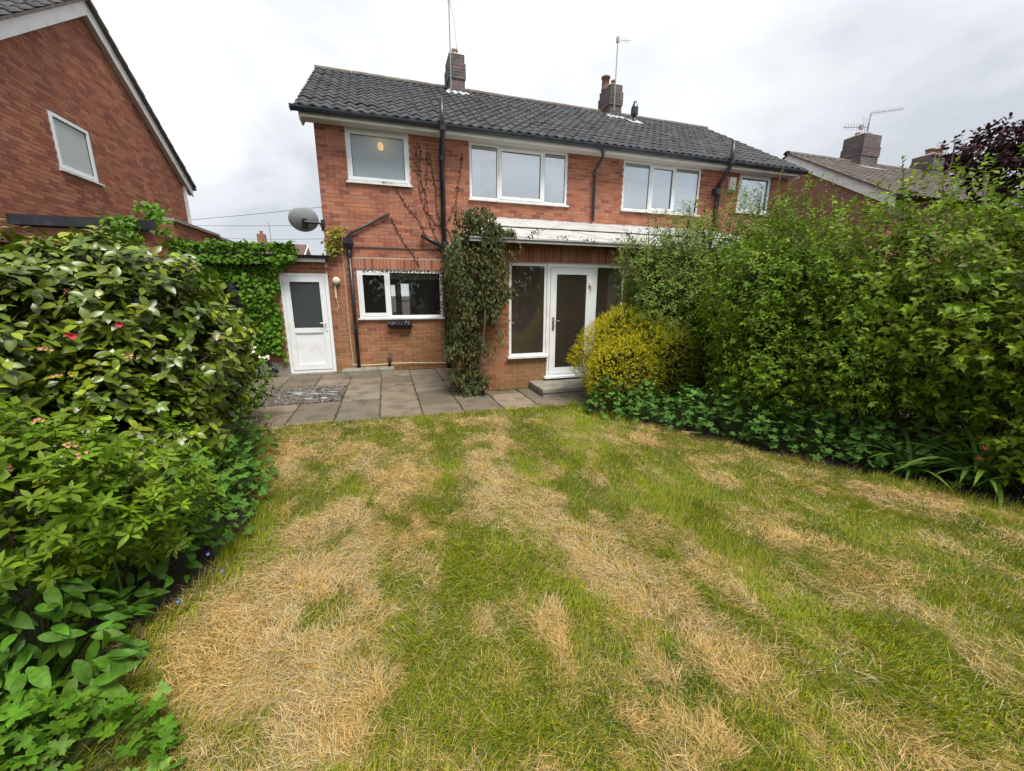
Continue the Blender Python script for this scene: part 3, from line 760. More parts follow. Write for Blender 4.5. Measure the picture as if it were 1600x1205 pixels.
# lean-to roof: two courses of white panels, hipped on the left, run on over the neighbour's half
EVZ, EVY, TPZ = 2.555, 6.46, 3.36
def lean(u, t, lift=0.0):
    """x, fraction up the slope"""
    return (u, EVY + (HY - 0.012 - EVY) * t, EVZ + (TPZ - EVZ) * t + lift)
m = MB(); m.add([lean(1.36, 0), lean(8.7, 0), lean(8.7, 1), lean(2.25, 1), (1.36, HY - 0.012, EVZ)], [(0, 1, 2, 3), (0, 3, 4)]); lr = m.build('lean_to_roof', 'joint', house)
n = 5; xs = np.linspace(1.33, 8.73, n + 1)
hipx = lambda t: 1.33 + (2.23 - 1.33) * t
for r_, (t0, t1) in enumerate(((-0.01, 0.53), (0.5, 1.0))):
    for i in range(n):
        a, b = xs[i] + 0.003, xs[i + 1] - 0.003
        l0 = 0.012 + 0.022 * r_ + 0.014; l1 = 0.012 + 0.022 * r_
        p = [lean(max(a, hipx(t0)), t0, l0), lean(b, t0, l0), lean(b, t1, l1), lean(max(a, hipx(t1)), t1, l1)]
        m = MB(); m.prism(p, (0, 0, 0.012)); m.build('roof_panel', 'panel_white', lr)
m = MB(); m.prism([(1.33, EVY, EVZ + 0.02), (2.23, HY - 0.012, TPZ + 0.03), (1.33, HY - 0.012, EVZ + 0.02)], (0, 0, 0.012)); m.build('hip_panel', 'panel_white', lr)
m = MB(); m.box(1.33, 8.73, EVY - 0.01, EVY + 0.012, EVZ - 0.03, EVZ + 0.008); m.build('eaves_board', 'panel_white', lr)
m = MB(); m.quad((1.36, EVY + 0.012, EVZ - 0.02), (8.7, EVY + 0.012, EVZ - 0.02), (8.7, FY, EVZ - 0.01), (1.36, FY, EVZ - 0.01)); m.quad((1.36, FY, EVZ - 0.01), (EX0, FY, EVZ - 0.01), (EX0, HY, EVZ - 0.01), (1.36, HY, EVZ - 0.01)); m.build('soffit', 'joint', lr)
m = MB(); m.prism([(2.15, HY - 0.014, TPZ + 0.02), (8.73, HY - 0.014, TPZ + 0.02), (8.73, HY - 0.014, TPZ + 0.06), (2.2, HY - 0.014, TPZ + 0.06)], (0, -0.018, 0)); m.build('flashing', 'lead', lr)
m = MB(); m.prism([(1.30, HY - 0.014, EVZ + 0.03), (2.23, HY - 0.014, TPZ + 0.03), (2.23, HY - 0.014, TPZ + 0.10), (1.30, HY - 0.014, EVZ + 0.10)], (0, -0.018, 0)); m.build('flashing', 'lead', lr)
# neighbour's half of the extension
m = MB(); m.box(5.6, 8.55, FY, HY - 0.01, 0, 2.585); m.build('neighbour_extension_wall', 'brick_far', house)
m = MB(); m.tube([(EX1 + 0.035, FY - 0.03, 0.0), (EX1 + 0.035, FY - 0.03, 2.56)], 0.018, 8); m.build('waste_pipe', 'black_plastic', house)

# ------------------------------------------------------------------ pipes on the house
def pipe(parent, pts, r, collars=(), name='downpipe', material='black_plastic', n=10):
    o = MB().tube(pts, r, n).build(name, material, parent, smooth=True)
    for c in collars:
        MB().lathe([(r, -0.045), (r * 1.3, -0.04), (r * 1.3, 0.04), (r, 0.045)], c, 12).build('collar', material, o)
    return o
p1 = pipe(house, [(1.335, 9.235, 0.02), (1.335, 9.235, 4.60), (1.315, 8.84, 4.86), (1.315, 8.84, 5.46)], 0.052, [(1.335, 9.235, 1.0), (1.335, 9.235, 2.78), (1.335, 9.235, 4.5), (1.315, 8.84, 4.93)], 'soil_pipe')
pipe(house, [(0.87, 9.22, 2.93), (1.30, 9.22, 2.72)], 0.045, [], 'waste_pipe')
MB().lathe([(0.045, -0.03), (0.06, -0.03), (0.06, 0.03), (0.045, 0.03)], (0.88, 9.22, 2.925), 12).build('collar', 'black_plastic', p1)
pipe(house, [(4.99, 8.94, 4.99), (4.99, 8.94, 4.80), (4.97, 9.24, 4.58), (4.97, 9.24, 3.46)], 0.036, [(4.99, 8.94, 4.92), (4.97, 9.24, 4.5)], 'downpipe', 'gutter_black')
pipe(house, [(8.60, 8.84, 5.46), (8.60, 8.84, 4.95), (8.65, 9.0, 4.80), (8.65, 9.235, 4.55), (8.65, 9.235, 3.0)], 0.052, [(8.60, 8.84, 4.98), (8.65, 9.235, 4.4)], 'soil_pipe')
m = MB(); m.box(8.50, 8.62, 9.12, 9.30, 4.30, 4.45); m.build('hopper', 'black_plastic', house)
# hopper head, its downpipe and the sloping waste into it
hp = pipe(house, [(-0.645, 9.25, 0.05), (-0.645, 9.25, 2.62)], 0.037, [(-0.645, 9.25, 0.98), (-0.645, 9.25, 2.5)], 'downpipe')
m = MB(); m.add([(-0.69, 9.21, 2.62), (-0.60, 9.21, 2.62), (-0.60, 9.30, 2.62), (-0.69, 9.30, 2.62), (-0.74, 9.17, 2.72), (-0.55, 9.17, 2.72), (-0.55, 9.31, 2.72), (-0.74, 9.31, 2.72), (-0.74, 9.17, 2.83), (-0.55, 9.17, 2.83), (-0.55, 9.31, 2.83), (-0.74, 9.31, 2.83)],
      [(0, 1, 5, 4), (1, 2, 6, 5), (2, 3, 7, 6), (3, 0, 4, 7), (4, 5, 9, 8), (5, 6, 10, 9), (6, 7, 11, 10), (7, 4, 8, 11), (3, 2, 1, 0), (8, 9, 10, 11)]); m.build('hopper', 'black_plastic', house)
pipe(house, [(0.20, 9.27, 3.35), (-0.60, 9.27, 2.93), (-0.66, 9.25, 2.86), (-0.66, 9.25, 2.80)], 0.024, [], 'waste_pipe')
m = MB(); m.box(-0.55, 1.25, 9.295, 9.308, 2.66, 2.68); m.build('damp_course', 'room_dark', house)
pipe(house, [(0.03, 9.25, 0.40), (0.02, 9.22, 0.25), (0.0, 9.18, 0.10)], 0.03, [], 'waste_pipe')
m = MB(); m.bbox(-0.98, 0.10, 8.98, 9.305, -0.04, 0.11, 0.02); tag(m.build('drain_kerb', 'concrete'), 'low mossy concrete drain surround at the foot of the kitchen wall', 'kerb')
MB().tube([(-0.78, 9.285, 0.17), (-0.45, 9.27, 0.15), (0.05, 9.25, 0.17), (0.5, 9.28, 0.16), (1.0, 9.285, 0.13), (1.3, 9.285, 0.12)], 0.011, 6).build('waste_hose', 'cable_cream', house)
MB().tube([(-0.79, 9.30, 2.66), (-0.785, 9.297, 1.6), (-0.78, 9.297, 0.8), (-0.76, 9.297, 0.1)], 0.007, 6).build('cable', 'cable_cream', house)
pipe(house, [(7.72, 12.0, 6.7), (7.72, 12.0, 7.12)], 0.06, [], 'flue', 'gutter_black')
MB().lathe([(0.06, 0), (0.11, 0.03), (0.11, 0.22), (0.05, 0.34), (0.05, 0.38)], (7.72, 12.0, 7.10), 12).build('flue_cowl', 'gutter_black', house)
m = MB(); m.prism([(7.5, 11.8, 6.83), (7.95, 11.8, 6.83), (7.95, 12.2, 7.07), (7.5, 12.2, 7.07)], (0, 0, 0.012)); m.build('flue_flashing', 'lead', house)

# chimneys, built of brick
CH_T = [(0.14, 0.122, 0.125), (0.13, 0.118, 0.125), (0.165, 0.135, 0.13), (0.12, 0.11, 0.115), (0.18, 0.13, 0.12)]
def chimney(parent, bwk, x0, x1, y0, y1, z0, z1, ridge_flash=True, tones=CH_T, pots=()):
    core = MB().box(x0 + 0.008, x1 - 0.008, y0 + 0.008, y1 - 0.008, z0 - 1.0, z1 - 0.02).build('chimney', 'mortar_dark', parent)
    H = z1 - z0
    for (O, U, N, W) in (((x0, y0 + 0.008, z0), (1, 0, 0), (0, -1, 0), x1 - x0), ((x0 + 0.008, y1, z0), (0, -1, 0), (-1, 0, 0), y1 - y0),
                         ((x1 - 0.008, y0, z0), (0, 1, 0), (1, 0, 0), y1 - y0)):
        bwk.wall(core, O, U, N, [(0, W, 0, H, [])], tones=tones)
    # oversailing courses
    a = 0.022; zc = z0 + H * 0.45
    for (O, U, N, W) in (((x0 - a, y0 - a, zc), (1, 0, 0), (0, -1, 0), x1 - x0 + 2 * a), ((x0 - a, y1 + a, zc), (0, -1, 0), (-1, 0, 0), y1 - y0 + 2 * a),
                         ((x1 + a, y0 - a, zc), (0, 1, 0), (1, 0, 0), y1 - y0 + 2 * a)):
        bwk.wall(core, O, U, N, [(0, W, 0, 0.375, [])], tones=tones)
    MB().box(x0 - a + 0.008, x1 + a - 0.008, y0 - a + 0.008, y1 + a - 0.008, zc, zc + 0.375).build('oversail', 'mortar_dark', core)
    m = MB(); m.add([(x0, y0, z1 - 0.01), (x1, y0, z1 - 0.01), (x1, y1, z1 - 0.01), (x0, y1, z1 - 0.01), (x0 + .1, y0 + .1, z1 + .06), (x1 - .1, y0 + .1, z1 + .06), (x1 - .1, y1 - .1, z1 + .06), (x0 + .1, y1 - .1, z1 + .06)],
                  [(0, 1, 5, 4), (1, 2, 6, 5), (2, 3, 7, 6), (3, 0, 4, 7), (4, 5, 6, 7)]); m.build('flaunching', 'coping', core)
    for (px_, py_, r, h, mt) in pots:
        MB().lathe([(r, 0), (r * 1.08, 0.02), (r * 0.95, 0.06), (r * 0.9, h - 0.06), (r * 1.1, h - 0.05), (r * 1.1, h), (r * 0.8, h), (r * 0.75, h - 0.1)], (px_, py_, z1 + 0.03), 14).build('chimney_pot', mt, core, smooth=True)
    return core
c1 = chimney(house, bw, 2.08, 2.51, 12.40, 13.10, 7.02, 8.10, pots=[(2.28, 12.6, 0.085, 0.16, 'clay_pale')])
c2 = chimney(house, bw, 7.08, 7.50, 12.40, 13.10, 7.02, 8.06, pots=[(7.20, 12.95, 0.13, 0.40, 'clay'), (7.28, 12.6, 0.07, 0.16, 'clay')])
for (a, b, c) in ((2.08, 2.51, c1), (7.08, 7.50, c2)):
    m = MB(); pts = []
    for i in range(9):
        t = i / 8; pts.append((a - 0.14 + (b - a + 0.28) * t, 12.24 - 0.06 * (i % 2) - 0.04 * math.sin(i * 2.1), 7.0 + 0.005))
    up = [(a - 0.1 + (b - a + 0.2) * i / 8, 12.385, 7.18 + 0.03 * (i % 2)) for i in range(9)]
    V = pts + up; m.add(V, [(i, i + 1, 10 + i, 9 + i) for i in range(8)]); m.build('flashing', 'lead', c)
    m = MB(); m.prism([(a - 0.012, 12.2, 7.0), (a - 0.012, 12.6, 7.16), (a - 0.012, 12.6, 7.34), (a - 0.012, 12.3, 7.2)], (-0.01, 0, 0)); m.build('flashing', 'lead', c)
bw.finish(300)

# aerials
def rod(m, a, b, r=0.006): m.tube([a, b], r, 6)
def yagi(e, c, direction, length, n, el, vertical=False, r=0.005):
    c = np.array(c, float); d = np.array(direction, float); d /= np.linalg.norm(d)
    w = np.array([0, 0, 1.0]) if vertical else np.cross(d, [0, 0, 1.0]); w = w / np.linalg.norm(w)
    MB().tube([c, c + d * length], r * 1.6, 6).build('boom', 'aerial_metal', e)
    for i in range(n):
        p = c + d * (length * (i + 0.3) / n); l = el * (1.0 - 0.35 * i / n)
        MB().tube([p - w * l / 2, p + w * l / 2], r, 5).build('element', 'aerial_metal', e)
a1 = tag(empty('tv_aerial', (2.12, 12.3, 7.1)), 'tall thin mast aerial strapped to the chimney with one pale pot', 'aerial')
MB().tube([(2.10, 12.28, 7.1), (2.10, 12.28, 9.44)], 0.016, 8).build('mast', 'aerial_metal', a1)
yagi(a1, (2.02, 12.28, 9.32), (1, -0.25, 0.12), 0.75, 5, 0.42, vertical=True)
MB().tube([(2.10, 12.28, 9.30), (2.33, 12.1, 9.18)], 0.01, 6).build('strut', 'aerial_metal', a1)
MB().tube([(2.10, 12.26, 9.28), (2.24, 12.3, 8.75), (2.31, 12.42, 8.1)], 0.005, 5).build('cable', 'cable_dark', a1)
a2 = tag(empty('tv_aerial', (7.17, 12.3, 7.4)), 'short aerial on a mast fixed to the chimney with a tall clay pot', 'aerial')
MB().tube([(7.17, 12.29, 7.3), (7.17, 12.29, 9.26)], 0.016, 8).build('mast', 'aerial_metal', a2)
yagi(a2, (7.12, 12.29, 9.16), (1, -0.2, 0.0), 0.45, 6, 0.2, vertical=True)
MB().box(7.13, 7.21, 12.26, 12.32, 9.10, 9.22).build('clamp', 'aerial_metal', a2)

# satellite dish on the corner of the house
def dish(c, rx, rz, facing, label):
    e = tag(empty('satellite_dish', c), label, 'satellite dish')
    N = np.array(facing, float); N /= np.linalg.norm(N); A = np.cross(N, [0, 0, 1]); A /= np.linalg.norm(A); B = np.cross(A, N); c = np.array(c, float)
    V = [c - N * 0.07]; F = []; R, K = 7, 32
    for i in range(1, R + 1):
        for k in range(K):
            a = 2 * math.pi * k / K; t = i / R; V.append(c + A * rx * t * math.cos(a) + B * rz * t * math.sin(a) - N * 0.07 * (1 - t * t))
    for k in range(K): F.append((0, 1 + k, 1 + (k + 1) % K))
    for i in range(R - 1):
        for k in range(K): F.append((1 + i * K + k, 1 + (i + 1) * K + k, 1 + (i + 1) * K + (k + 1) % K, 1 + i * K + (k + 1) % K))
    q = len(V); V += [v - N * 0.008 for v in V]; F += [tuple(q + i for i in f)[::-1] for f in F]
    F += [(1 + (R - 1) * K + k, q + 1 + (R - 1) * K + k, q + 1 + (R - 1) * K + (k + 1) % K, 1 + (R - 1) * K + (k + 1) % K) for k in range(K)]
    MB().add(V, F).build('reflector', 'dish_grey', e, smooth=True)
    tip = c + N * 0.24 - B * 0.16
    MB().tube([c - B * rz * 0.98, c - B * rz * 0.8 + N * 0.12, tip], 0.014, 6).build('feed_arm', 'dish_black', e)
    MB().tube([tip - N * 0.03, tip + N * 0.05], 0.03, 10).build('lnb', 'dish_black', e)
    return e, c, N, A, B
# the dish looks away from the garden: its mount and arm stand behind it, seen from the lawn
e, c, N, A, B = dish((-1.42, 9.12, 3.13), 0.27, 0.235, (-0.30, 0.86, 0.30), 'grey oval satellite dish on the corner of the brick house above the white back door')
back = c - N * 0.085
MB().tube([(-1.10, 9.36, 3.06), (-1.14, 9.02, 3.06), tuple(back - N * 0.03 + B * -0.02)], 0.022, 8).build('bracket_arm', 'dish_black', e)
m = MB(); p = back - B * 0.03
m.prism([p - A * 0.055 - B * 0.13, p + A * 0.055 - B * 0.13, p + A * 0.04 + B * 0.06, p - A * 0.04 + B * 0.06], tuple(-N * 0.03)); m.build('back_plate', 'dish_black', e)
MB().tube([tuple(p - N * 0.03), (-1.16, 9.03, 3.06)], 0.03, 8).build('clamp', 'dish_black', e)
MB().box(-1.14, -1.06, 9.305, 9.309, 2.95, 3.17).build('wall_plate', 'dish_black', e)

# small fittings
m = MB(); m.box(9.02, 9.22, 9.24, 9.305, 4.42, 4.78); ab_ = tag(m.build('alarm_box', 'white_plastic'), 'white burglar alarm box on the brick between the upstairs windows', 'alarm box')
MB().box(9.02, 9.22, 9.236, 9.2395, 4.42, 4.47).build('alarm_base', 'black_plastic', ab_)
e = tag(empty('outside_lamp', (-0.95, 9.3, 1.96)), 'round cream bulkhead fitting with dangling cable beside the white back door', 'wall fitting')
MB().lathe([(0.075, 0.30), (0.08, 0.27), (0.07, 0.235), (0.03, 0.22)], (-0.95, 9.0, 1.97), 18, axis=1).build('bowl', 'cream_plastic', e, smooth=True)
MB().tube([(-0.97, 9.28, 1.90), (-0.985, 9.28, 1.6), (-0.95, 9.285, 1.45), (-0.99, 9.285, 1.33)], 0.008, 6).build('cable', 'cable_cream', e)
MB().box(-1.0, -0.965, 9.278, 9.296, 1.62, 1.88).build('conduit', 'cream_plastic', e)
# crumpled black plastic under the kitchen sill
V = []; F = []; nu_, nv_ = 16, 8
for i in range(nu_ + 1):
    for k in range(nv_):
        a = 2 * math.pi * k / nv_; t = i / nu_; r = 0.085 * (0.25 + 0.75 * math.sin(math.pi * (0.08 + 0.84 * t)) ** 0.4) + random.uniform(-0.016, 0.016)
        V.append((0.03 + 0.52 * t + random.uniform(-0.01, 0.01), 9.305 - max(0.0, 0.07 + r * math.cos(a)), 1.05 + r * 0.95 * math.sin(a) - 0.02 * t))
F = [(i * nv_ + k, i * nv_ + (k + 1) % nv_, (i + 1) * nv_ + (k + 1) % nv_, (i + 1) * nv_ + k) for i in range(nu_) for k in range(nv_)] + [tuple(range(nv_)), tuple(nu_ * nv_ + k for k in range(nv_))]
tag(MB().add(V, F).build('plastic_bundle', 'bin_plastic'), 'crumpled black plastic bundle fixed under the kitchen window sill', 'plastic bundle')
# step at the patio door: two concrete flags
st = tag(empty('door_step', (3.0, 6.4, 0)), 'low concrete step of two flags below the white patio door', 'step')
MB().bbox(2.47, 3.70, 6.06, 6.735, -0.01, 0.062, 0.008).build('lower_flag', 'concrete', st)
MB().bbox(2.455, 3.715, 6.045, 6.737, 0.066, 0.135, 0.01).build('upper_flag', 'concrete', st)

# ------------------------------------------------------------------ side store with the white back door and ivy
store = tag(empty('side_store', (-2.3, HY, 0)), 'low brick side store with white half-glazed back door and ivy', 'outbuilding')
SX0, SX1 = -3.62, -1.106
sh = [(-2.015 - SX0, -1.112 - SX0, 0.04, 2.12), (-3.05 - SX0, -2.68 - SX0, 1.42, 1.98)]
sbw = Brickwork([(0.33, 0.13, 0.08), (0.36, 0.145, 0.085), (0.28, 0.11, 0.07)], 5)
sw = wall_sheet('wall', (SX0, HY - 0.004, 0), (1, 0, 0), (0, -1, 0), SX1 - SX0, 2.36, sh, 'mortar', store)
sbw.wall(sw, (SX0, HY - 0.004, 0), (1, 0, 0), (0, -1, 0), [(0, SX1 - SX0, 0.30, 2.36, sh)])
sbw.finish(60)
MB().box(SX0, -2.02, HY - 0.06, HY - 0.006, 0, 0.29).build('plinth', 'concrete', store)
MB().box(SX0 - 0.05, -1.112, HY - 0.12, 15.5, 2.365, 2.45).build('flat_roof', 'joint', store)
MB().box(SX0 - 0.05, -1.112, HY - 0.15, HY - 0.121, 2.335, 2.40).build('fascia', 'fascia_white', store)
m = MB(); V = []
for xx in (SX0 - 0.05, -1.02):
    for k in range(9):
        a = math.pi + math.pi * k / 8; V.append((xx, HY - 0.2 + 0.05 * math.cos(a), 2.46 + 0.055 * math.sin(a)))
m.add(V, [(k, k + 1, 10 + k, 9 + k) for k in range(8)] + [tuple(range(9)), tuple(range(9, 18))]); m.build('gutter', 'black_plastic', store)
MB().box(SX0 + 0.02, -1.12, HY + 0.12, HY + 2.5, 0.02, 0.03).build('store_floor', 'room_dark', store)
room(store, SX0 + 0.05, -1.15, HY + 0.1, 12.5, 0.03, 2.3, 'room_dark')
MB().box(-3.05, -2.68, HY + 0.05, HY + 0.056, 1.42, 1.98).build('window_pane', 'glass_low', store)
MB().box(-3.09, -2.64, HY - 0.05, HY + 0.05, 1.385, 1.418).build('window_sill', 'sill_white', store)
m = MB(); frame_bars(m, -2.012, -1.114, 0.045, 2.115, 0.062, HY - 0.022, HY + 0.07)
bd = m.build('back_door', 'upvc', store)
m = MB(); frame_bars(m, -1.945, -1.181, 0.112, 2.048, 0.105, HY - 0.034, HY + 0.03); m.box(-1.84, -1.286, HY - 0.034, HY + 0.03, 0.90, 1.005); m.build('leaf_frame', 'upvc', bd)
MB().box(-1.845, -1.28, HY - 0.008, HY + 0.002, 1.0, 1.95).build('pane', 'glass_door', bd)
MB().box(-1.845, -1.28, HY - 0.012, HY + 0.002, 0.21, 0.905).build('panel', 'upvc', bd)
m = MB(); frame_bars(m, -1.836, -1.29, 0.221, 0.896, 0.02, HY - 0.022, HY - 0.0125); m.build('panel_bead', 'upvc', bd)
m = MB(); frame_bars(m, -1.838, -1.288, 1.007, 1.941, 0.010, HY - 0.018, HY - 0.0085); m.build('gasket', 'black_plastic', bd)
MB().box(-1.25, -1.215, HY - 0.046, HY - 0.0345, 0.93, 1.15).build('handle_plate', 'white_plastic', bd)
MB().tube([(-1.232, HY - 0.04, 1.10), (-1.232, HY - 0.085, 1.10), (-1.34, HY - 0.085, 1.10)], 0.011, 8).build('handle', 'white_plastic', bd)
MB().box(-2.05, -1.09, HY - 0.12, HY + 0.02, -0.03, 0.04).build('door_step', 'concrete', bd)
pipe(store, [(-2.40, HY - 0.06, 0.30), (-2.22, HY - 0.2, 0.12)], 0.035, [], 'waste_pipe')

# ------------------------------------------------------------------ neighbour on the left: gable end
LX = -5.6
LT = [(0.385, 0.155, 0.09), (0.415, 0.17, 0.098), (0.35, 0.132, 0.08), (0.30, 0.112, 0.072), (0.395, 0.178, 0.112), (0.27, 0.10, 0.07)]
nb = tag(empty('gabled_house', (LX, 11.8, 0)), 'brown brick gable end with white bargeboards and one white window above the flat-roofed garage', 'house')
nbw = Brickwork(LT, 9)
Y0, Y1, AY, AZ, EZ2 = 8.25, 15.3, 11.8, 7.42, 4.98
tp = [(0, EZ2), (AY - Y0, AZ), (Y1 - Y0, EZ2)]
whole = [(10.2 - Y0, 11.31 - Y0, 3.92, 4.98)]
gw = wall_sheet('gable_wall', (LX, Y0, 0), (0, 1, 0), (1, 0, 0), Y1 - Y0, 0, whole, 'mortar_dark', nb, top_pts=tp)
def gtop(z):
    if z <= EZ2: return (0, Y1 - Y0)
    t = (z - EZ2) / (AZ - EZ2); return ((AY - Y0) * t + 0.01, (Y1 - Y0) - (Y1 - AY) * t - 0.01)
nbw.wall(gw, (LX, Y0, 0), (0, 1, 0), (1, 0, 0), [(0, Y1 - Y0, 2.4, AZ, whole)], top=gtop)
nbw.finish(300)
window(nb, 10.2 - Y0, 11.31 - Y0, 3.92, 4.98, 0.0, [(0, 1, True)], 'glass_gable', xf=turn((LX, Y0, 0), (0, 1, 0), (1, 0, 0)), sash_w=0.05)
MB().box(LX - 2.0, LX - 0.13, Y0 + 1.0, Y0 + 4.5, 3.0, 5.0).build('room', 'room_pale', nb)
MB().box(-14, LX - 0.02, Y0, Y0 + 0.02, 0, EZ2).build('garden_wall_face', 'brick_far', nb)
MB().box(-14, LX - 0.02, Y1 - 0.02, Y1, 0, EZ2).build('street_wall_face', 'brick_far', nb)
# bargeboards follow the slopes, roof planes with tiles over them
for sgn, ye in ((1, Y0 - 0.35), (-1, Y1 + 0.35)):
    k = (AZ - EZ2) / (AY - Y0); za = AZ + 0.13; ze = za - k * abs(AY - ye)
    m = MB(); m.prism([(LX + 0.10, ye, ze - 0.27), (LX + 0.10, AY, za - 0.27), (LX + 0.10, AY, za), (LX + 0.10, ye, ze)], (0.03, 0, 0)); m.build('bargeboard', 'fascia_white', nb)
    m = MB(); m.quad((LX, ye, ze - 0.24), (LX + 0.10, ye, ze - 0.24), (LX + 0.10, AY, za - 0.24), (LX, AY, za - 0.24)); m.build('soffit', 'soffit', nb)
    U = np.array((1, 0, 0)) if sgn == 1 else np.array((-1, 0, 0))
    sl2 = math.hypot(AY - ye, za - ze); S2 = (0, (AY - ye) / sl2, (za - ze) / sl2)
    m = MB(); m.quad((-14, ye, ze + 0.02), (LX + 0.2, ye, ze + 0.02), (LX + 0.2, AY, za + 0.02), (-14, AY, za + 0.02)); rf = m.build('roof', 'joint', nb)
    O = (-14, ye - 0.05 * sgn, ze + 0.02) if sgn == 1 else (LX + 0.22, ye + 0.05, ze + 0.02)
    tiled_slope(rf, O, U, S2, 8.63, sl2, TT, limit=40)
    m = MB(); m.prism([(LX + 0.13, ye, ze + 0.005), (LX + 0.13, AY, za + 0.005), (LX + 0.13, AY, za + 0.055), (LX + 0.13, ye, ze + 0.055)], (0.09, 0, 0)); m.build('verge', 'ridge', nb)
    MB().tube([(-14, ye - 0.05 * sgn, ze - 0.03), (LX + 0.2, ye - 0.05 * sgn, ze - 0.03)], 0.055, 8).build('gutter', 'gutter_black', nb)
MB().box(LX - 0.02, LX + 0.07, Y1 - 0.02, Y1 + 0.05, 0, 4.85).build('corner_pipe', 'fascia_white', nb)

# ------------------------------------------------------------------ flat-roofed garage between the houses
gar = tag(empty('garage', (-4.6, 9.0, 0)), 'flat-roofed brick garage with black fascia and coped parapet below the gable house', 'garage')
gbw = Brickwork(LT, 12)
GX0, GX1, GY0, GY1 = LX + 0.14, -3.72, 8.6, 14.6
gwall = wall_sheet('back_wall', (GX0, GY0, 0), (1, 0, 0), (0, -1, 0), GX1 - GX0, 2.72, [], 'mortar_dark', gar)
gbw.wall(gwall, (GX0, GY0, 0), (1, 0, 0), (0, -1, 0), [(0, GX1 - GX0, 1.2, 2.72, [])])
MB().box(GX0, GX1 + 0.1, GY0 - 0.10, GY0 - 0.012, 2.74, 2.89).build('fascia', 'black_plastic', gar)
MB().box(GX0, GX1 - 0.12, GY0 - 0.01, GY1, 2.74, 2.80).build('flat_roof', 'joint', gar)
pw = wall_sheet('parapet_wall', (GX1, 9.5, 0), (0, 1, 0), (1, 0, 0), 5.1, 3.02, [], 'mortar_dark', gar)
gbw.wall(pw, (GX1, 9.5, 0), (0, 1, 0), (1, 0, 0), [(0, 2.2, 2.0, 3.06, []), (2.2, 5.1, 2.0, 2.98, [])])
# its near end
pe = wall_sheet('parapet_end', (GX1 - 0.22, 9.5, 0), (1, 0, 0), (0, -1, 0), 0.22, 3.02, [], 'mortar_dark', gar)
gbw.wall(pe, (GX1 - 0.22, 9.5, 0), (1, 0, 0), (0, -1, 0), [(0, 0.22, 2.0, 3.02, [])])
MB().box(GX1 - 0.26, GX1 + 0.04, 9.46, 11.7, 3.03, 3.085).build('coping', 'coping', gar)
MB().box(GX1 - 0.26, GX1 + 0.04, 11.72, 14.62, 2.985, 3.04).build('coping', 'coping', gar)
sw2 = wall_sheet('side_wall', (GX1, 8.6, 0), (0, 1, 0), (1, 0, 0), 0.9, 2.72, [], 'mortar_dark', gar)
gbw.wall(sw2, (GX1, 8.6, 0), (0, 1, 0), (1, 0, 0), [(0, 0.9, 1.2, 2.72, [])])
gbw.finish(200)

# ------------------------------------------------------------------ neighbour on the right, seen over the hedge
rn = tag(empty('gabled_house', (15.5, 13, 0)), 'brick gable end with white bargeboard and large chimney beyond the tall shrub hedge', 'house')
RX, RA, RAZ, k = 15.5, 13.0, 7.0, 0.585
def gz(y): return RAZ - k * abs(RA - y)
MB().poly([(RX, 9.4, 0), (RX, 16.6, 0), (RX, 16.6, gz(16.6)), (RX, RA, RAZ), (RX, 9.4, gz(9.4))]).build('gable_wall', 'brick_far', rn)
MB().quad((RX, 9.4, 0), (RX + 12, 9.4, 0), (RX + 12, 9.4, gz(9.4)), (RX, 9.4, gz(9.4))).build('garden_wall_face', 'brick_far', rn)
MB().prism([(RX - 0.13, 9.1, gz(9.1) - 0.30), (RX - 0.13, RA, RAZ - 0.30), (RX - 0.13, RA, RAZ + 0.05), (RX - 0.13, 9.1, gz(9.1) + 0.05)], (0.03, 0, 0)).build('bargeboard', 'fascia_white', rn)
MB().prism([(RX - 0.13, 16.9, gz(16.9) - 0.30), (RX - 0.13, RA, RAZ - 0.30), (RX - 0.13, RA, RAZ + 0.05), (RX - 0.13, 16.9, gz(16.9) + 0.05)], (0.03, 0, 0)).build('bargeboard', 'fascia_white', rn)
MB().quad((RX - 0.12, 9.1, gz(9.1) - 0.27), (RX, 9.1, gz(9.1) - 0.27), (RX, RA, RAZ - 0.27), (RX - 0.12, RA, RAZ - 0.27)).build('soffit', 'soffit', rn)
rr = MB().poly([(RX - 0.2, 9.0, gz(9.0) + 0.07), (RX + 12, 9.0, gz(9.0) + 0.07), (RX + 12, RA, RAZ + 0.07), (RX - 0.2, RA, RAZ + 0.07)])
rr.poly([(RX - 0.2, 17.0, gz(17.0) + 0.07), (RX - 0.2, RA, RAZ + 0.07), (RX + 12, RA, RAZ + 0.07), (RX + 12, 17.0, gz(17.0) + 0.07)])
rr = rr.build('roof', 'joint', rn)
sl3 = math.hypot(4.0, 4.0 * k); tiled_slope(rr, (RX - 0.24, 8.98, gz(9.0) + 0.07), (1, 0, 0), (0, 4 / sl3, 4 * k / sl3), 12.2, sl3, [(0.10, 0.085, 0.075), (0.12, 0.10, 0.085), (0.09, 0.08, 0.07)], w=0.3, g=0.36, limit=0)
ridge_tiles(rr, RX - 0.24, RX + 12, RA, RAZ + 0.06)
MB().prism([(RX - 0.25, 9.0, gz(9.0) + 0.05), (RX - 0.25, RA, RAZ + 0.05), (RX - 0.25, RA, RAZ + 0.12), (RX - 0.25, 9.0, gz(9.0) + 0.12)], (0.1, 0, 0)).build('verge', 'ridge', rn)
rbw = Brickwork(CH_T, 15)
rc1 = chimney(rn, rbw, 18.75, 19.75, 12.6, 13.4, 6.6, 8.05, pots=[(18.95, 13.0, 0.1, 0.12, 'clay_pale'), (19.5, 13.0, 0.11, 0.16, 'clay')])
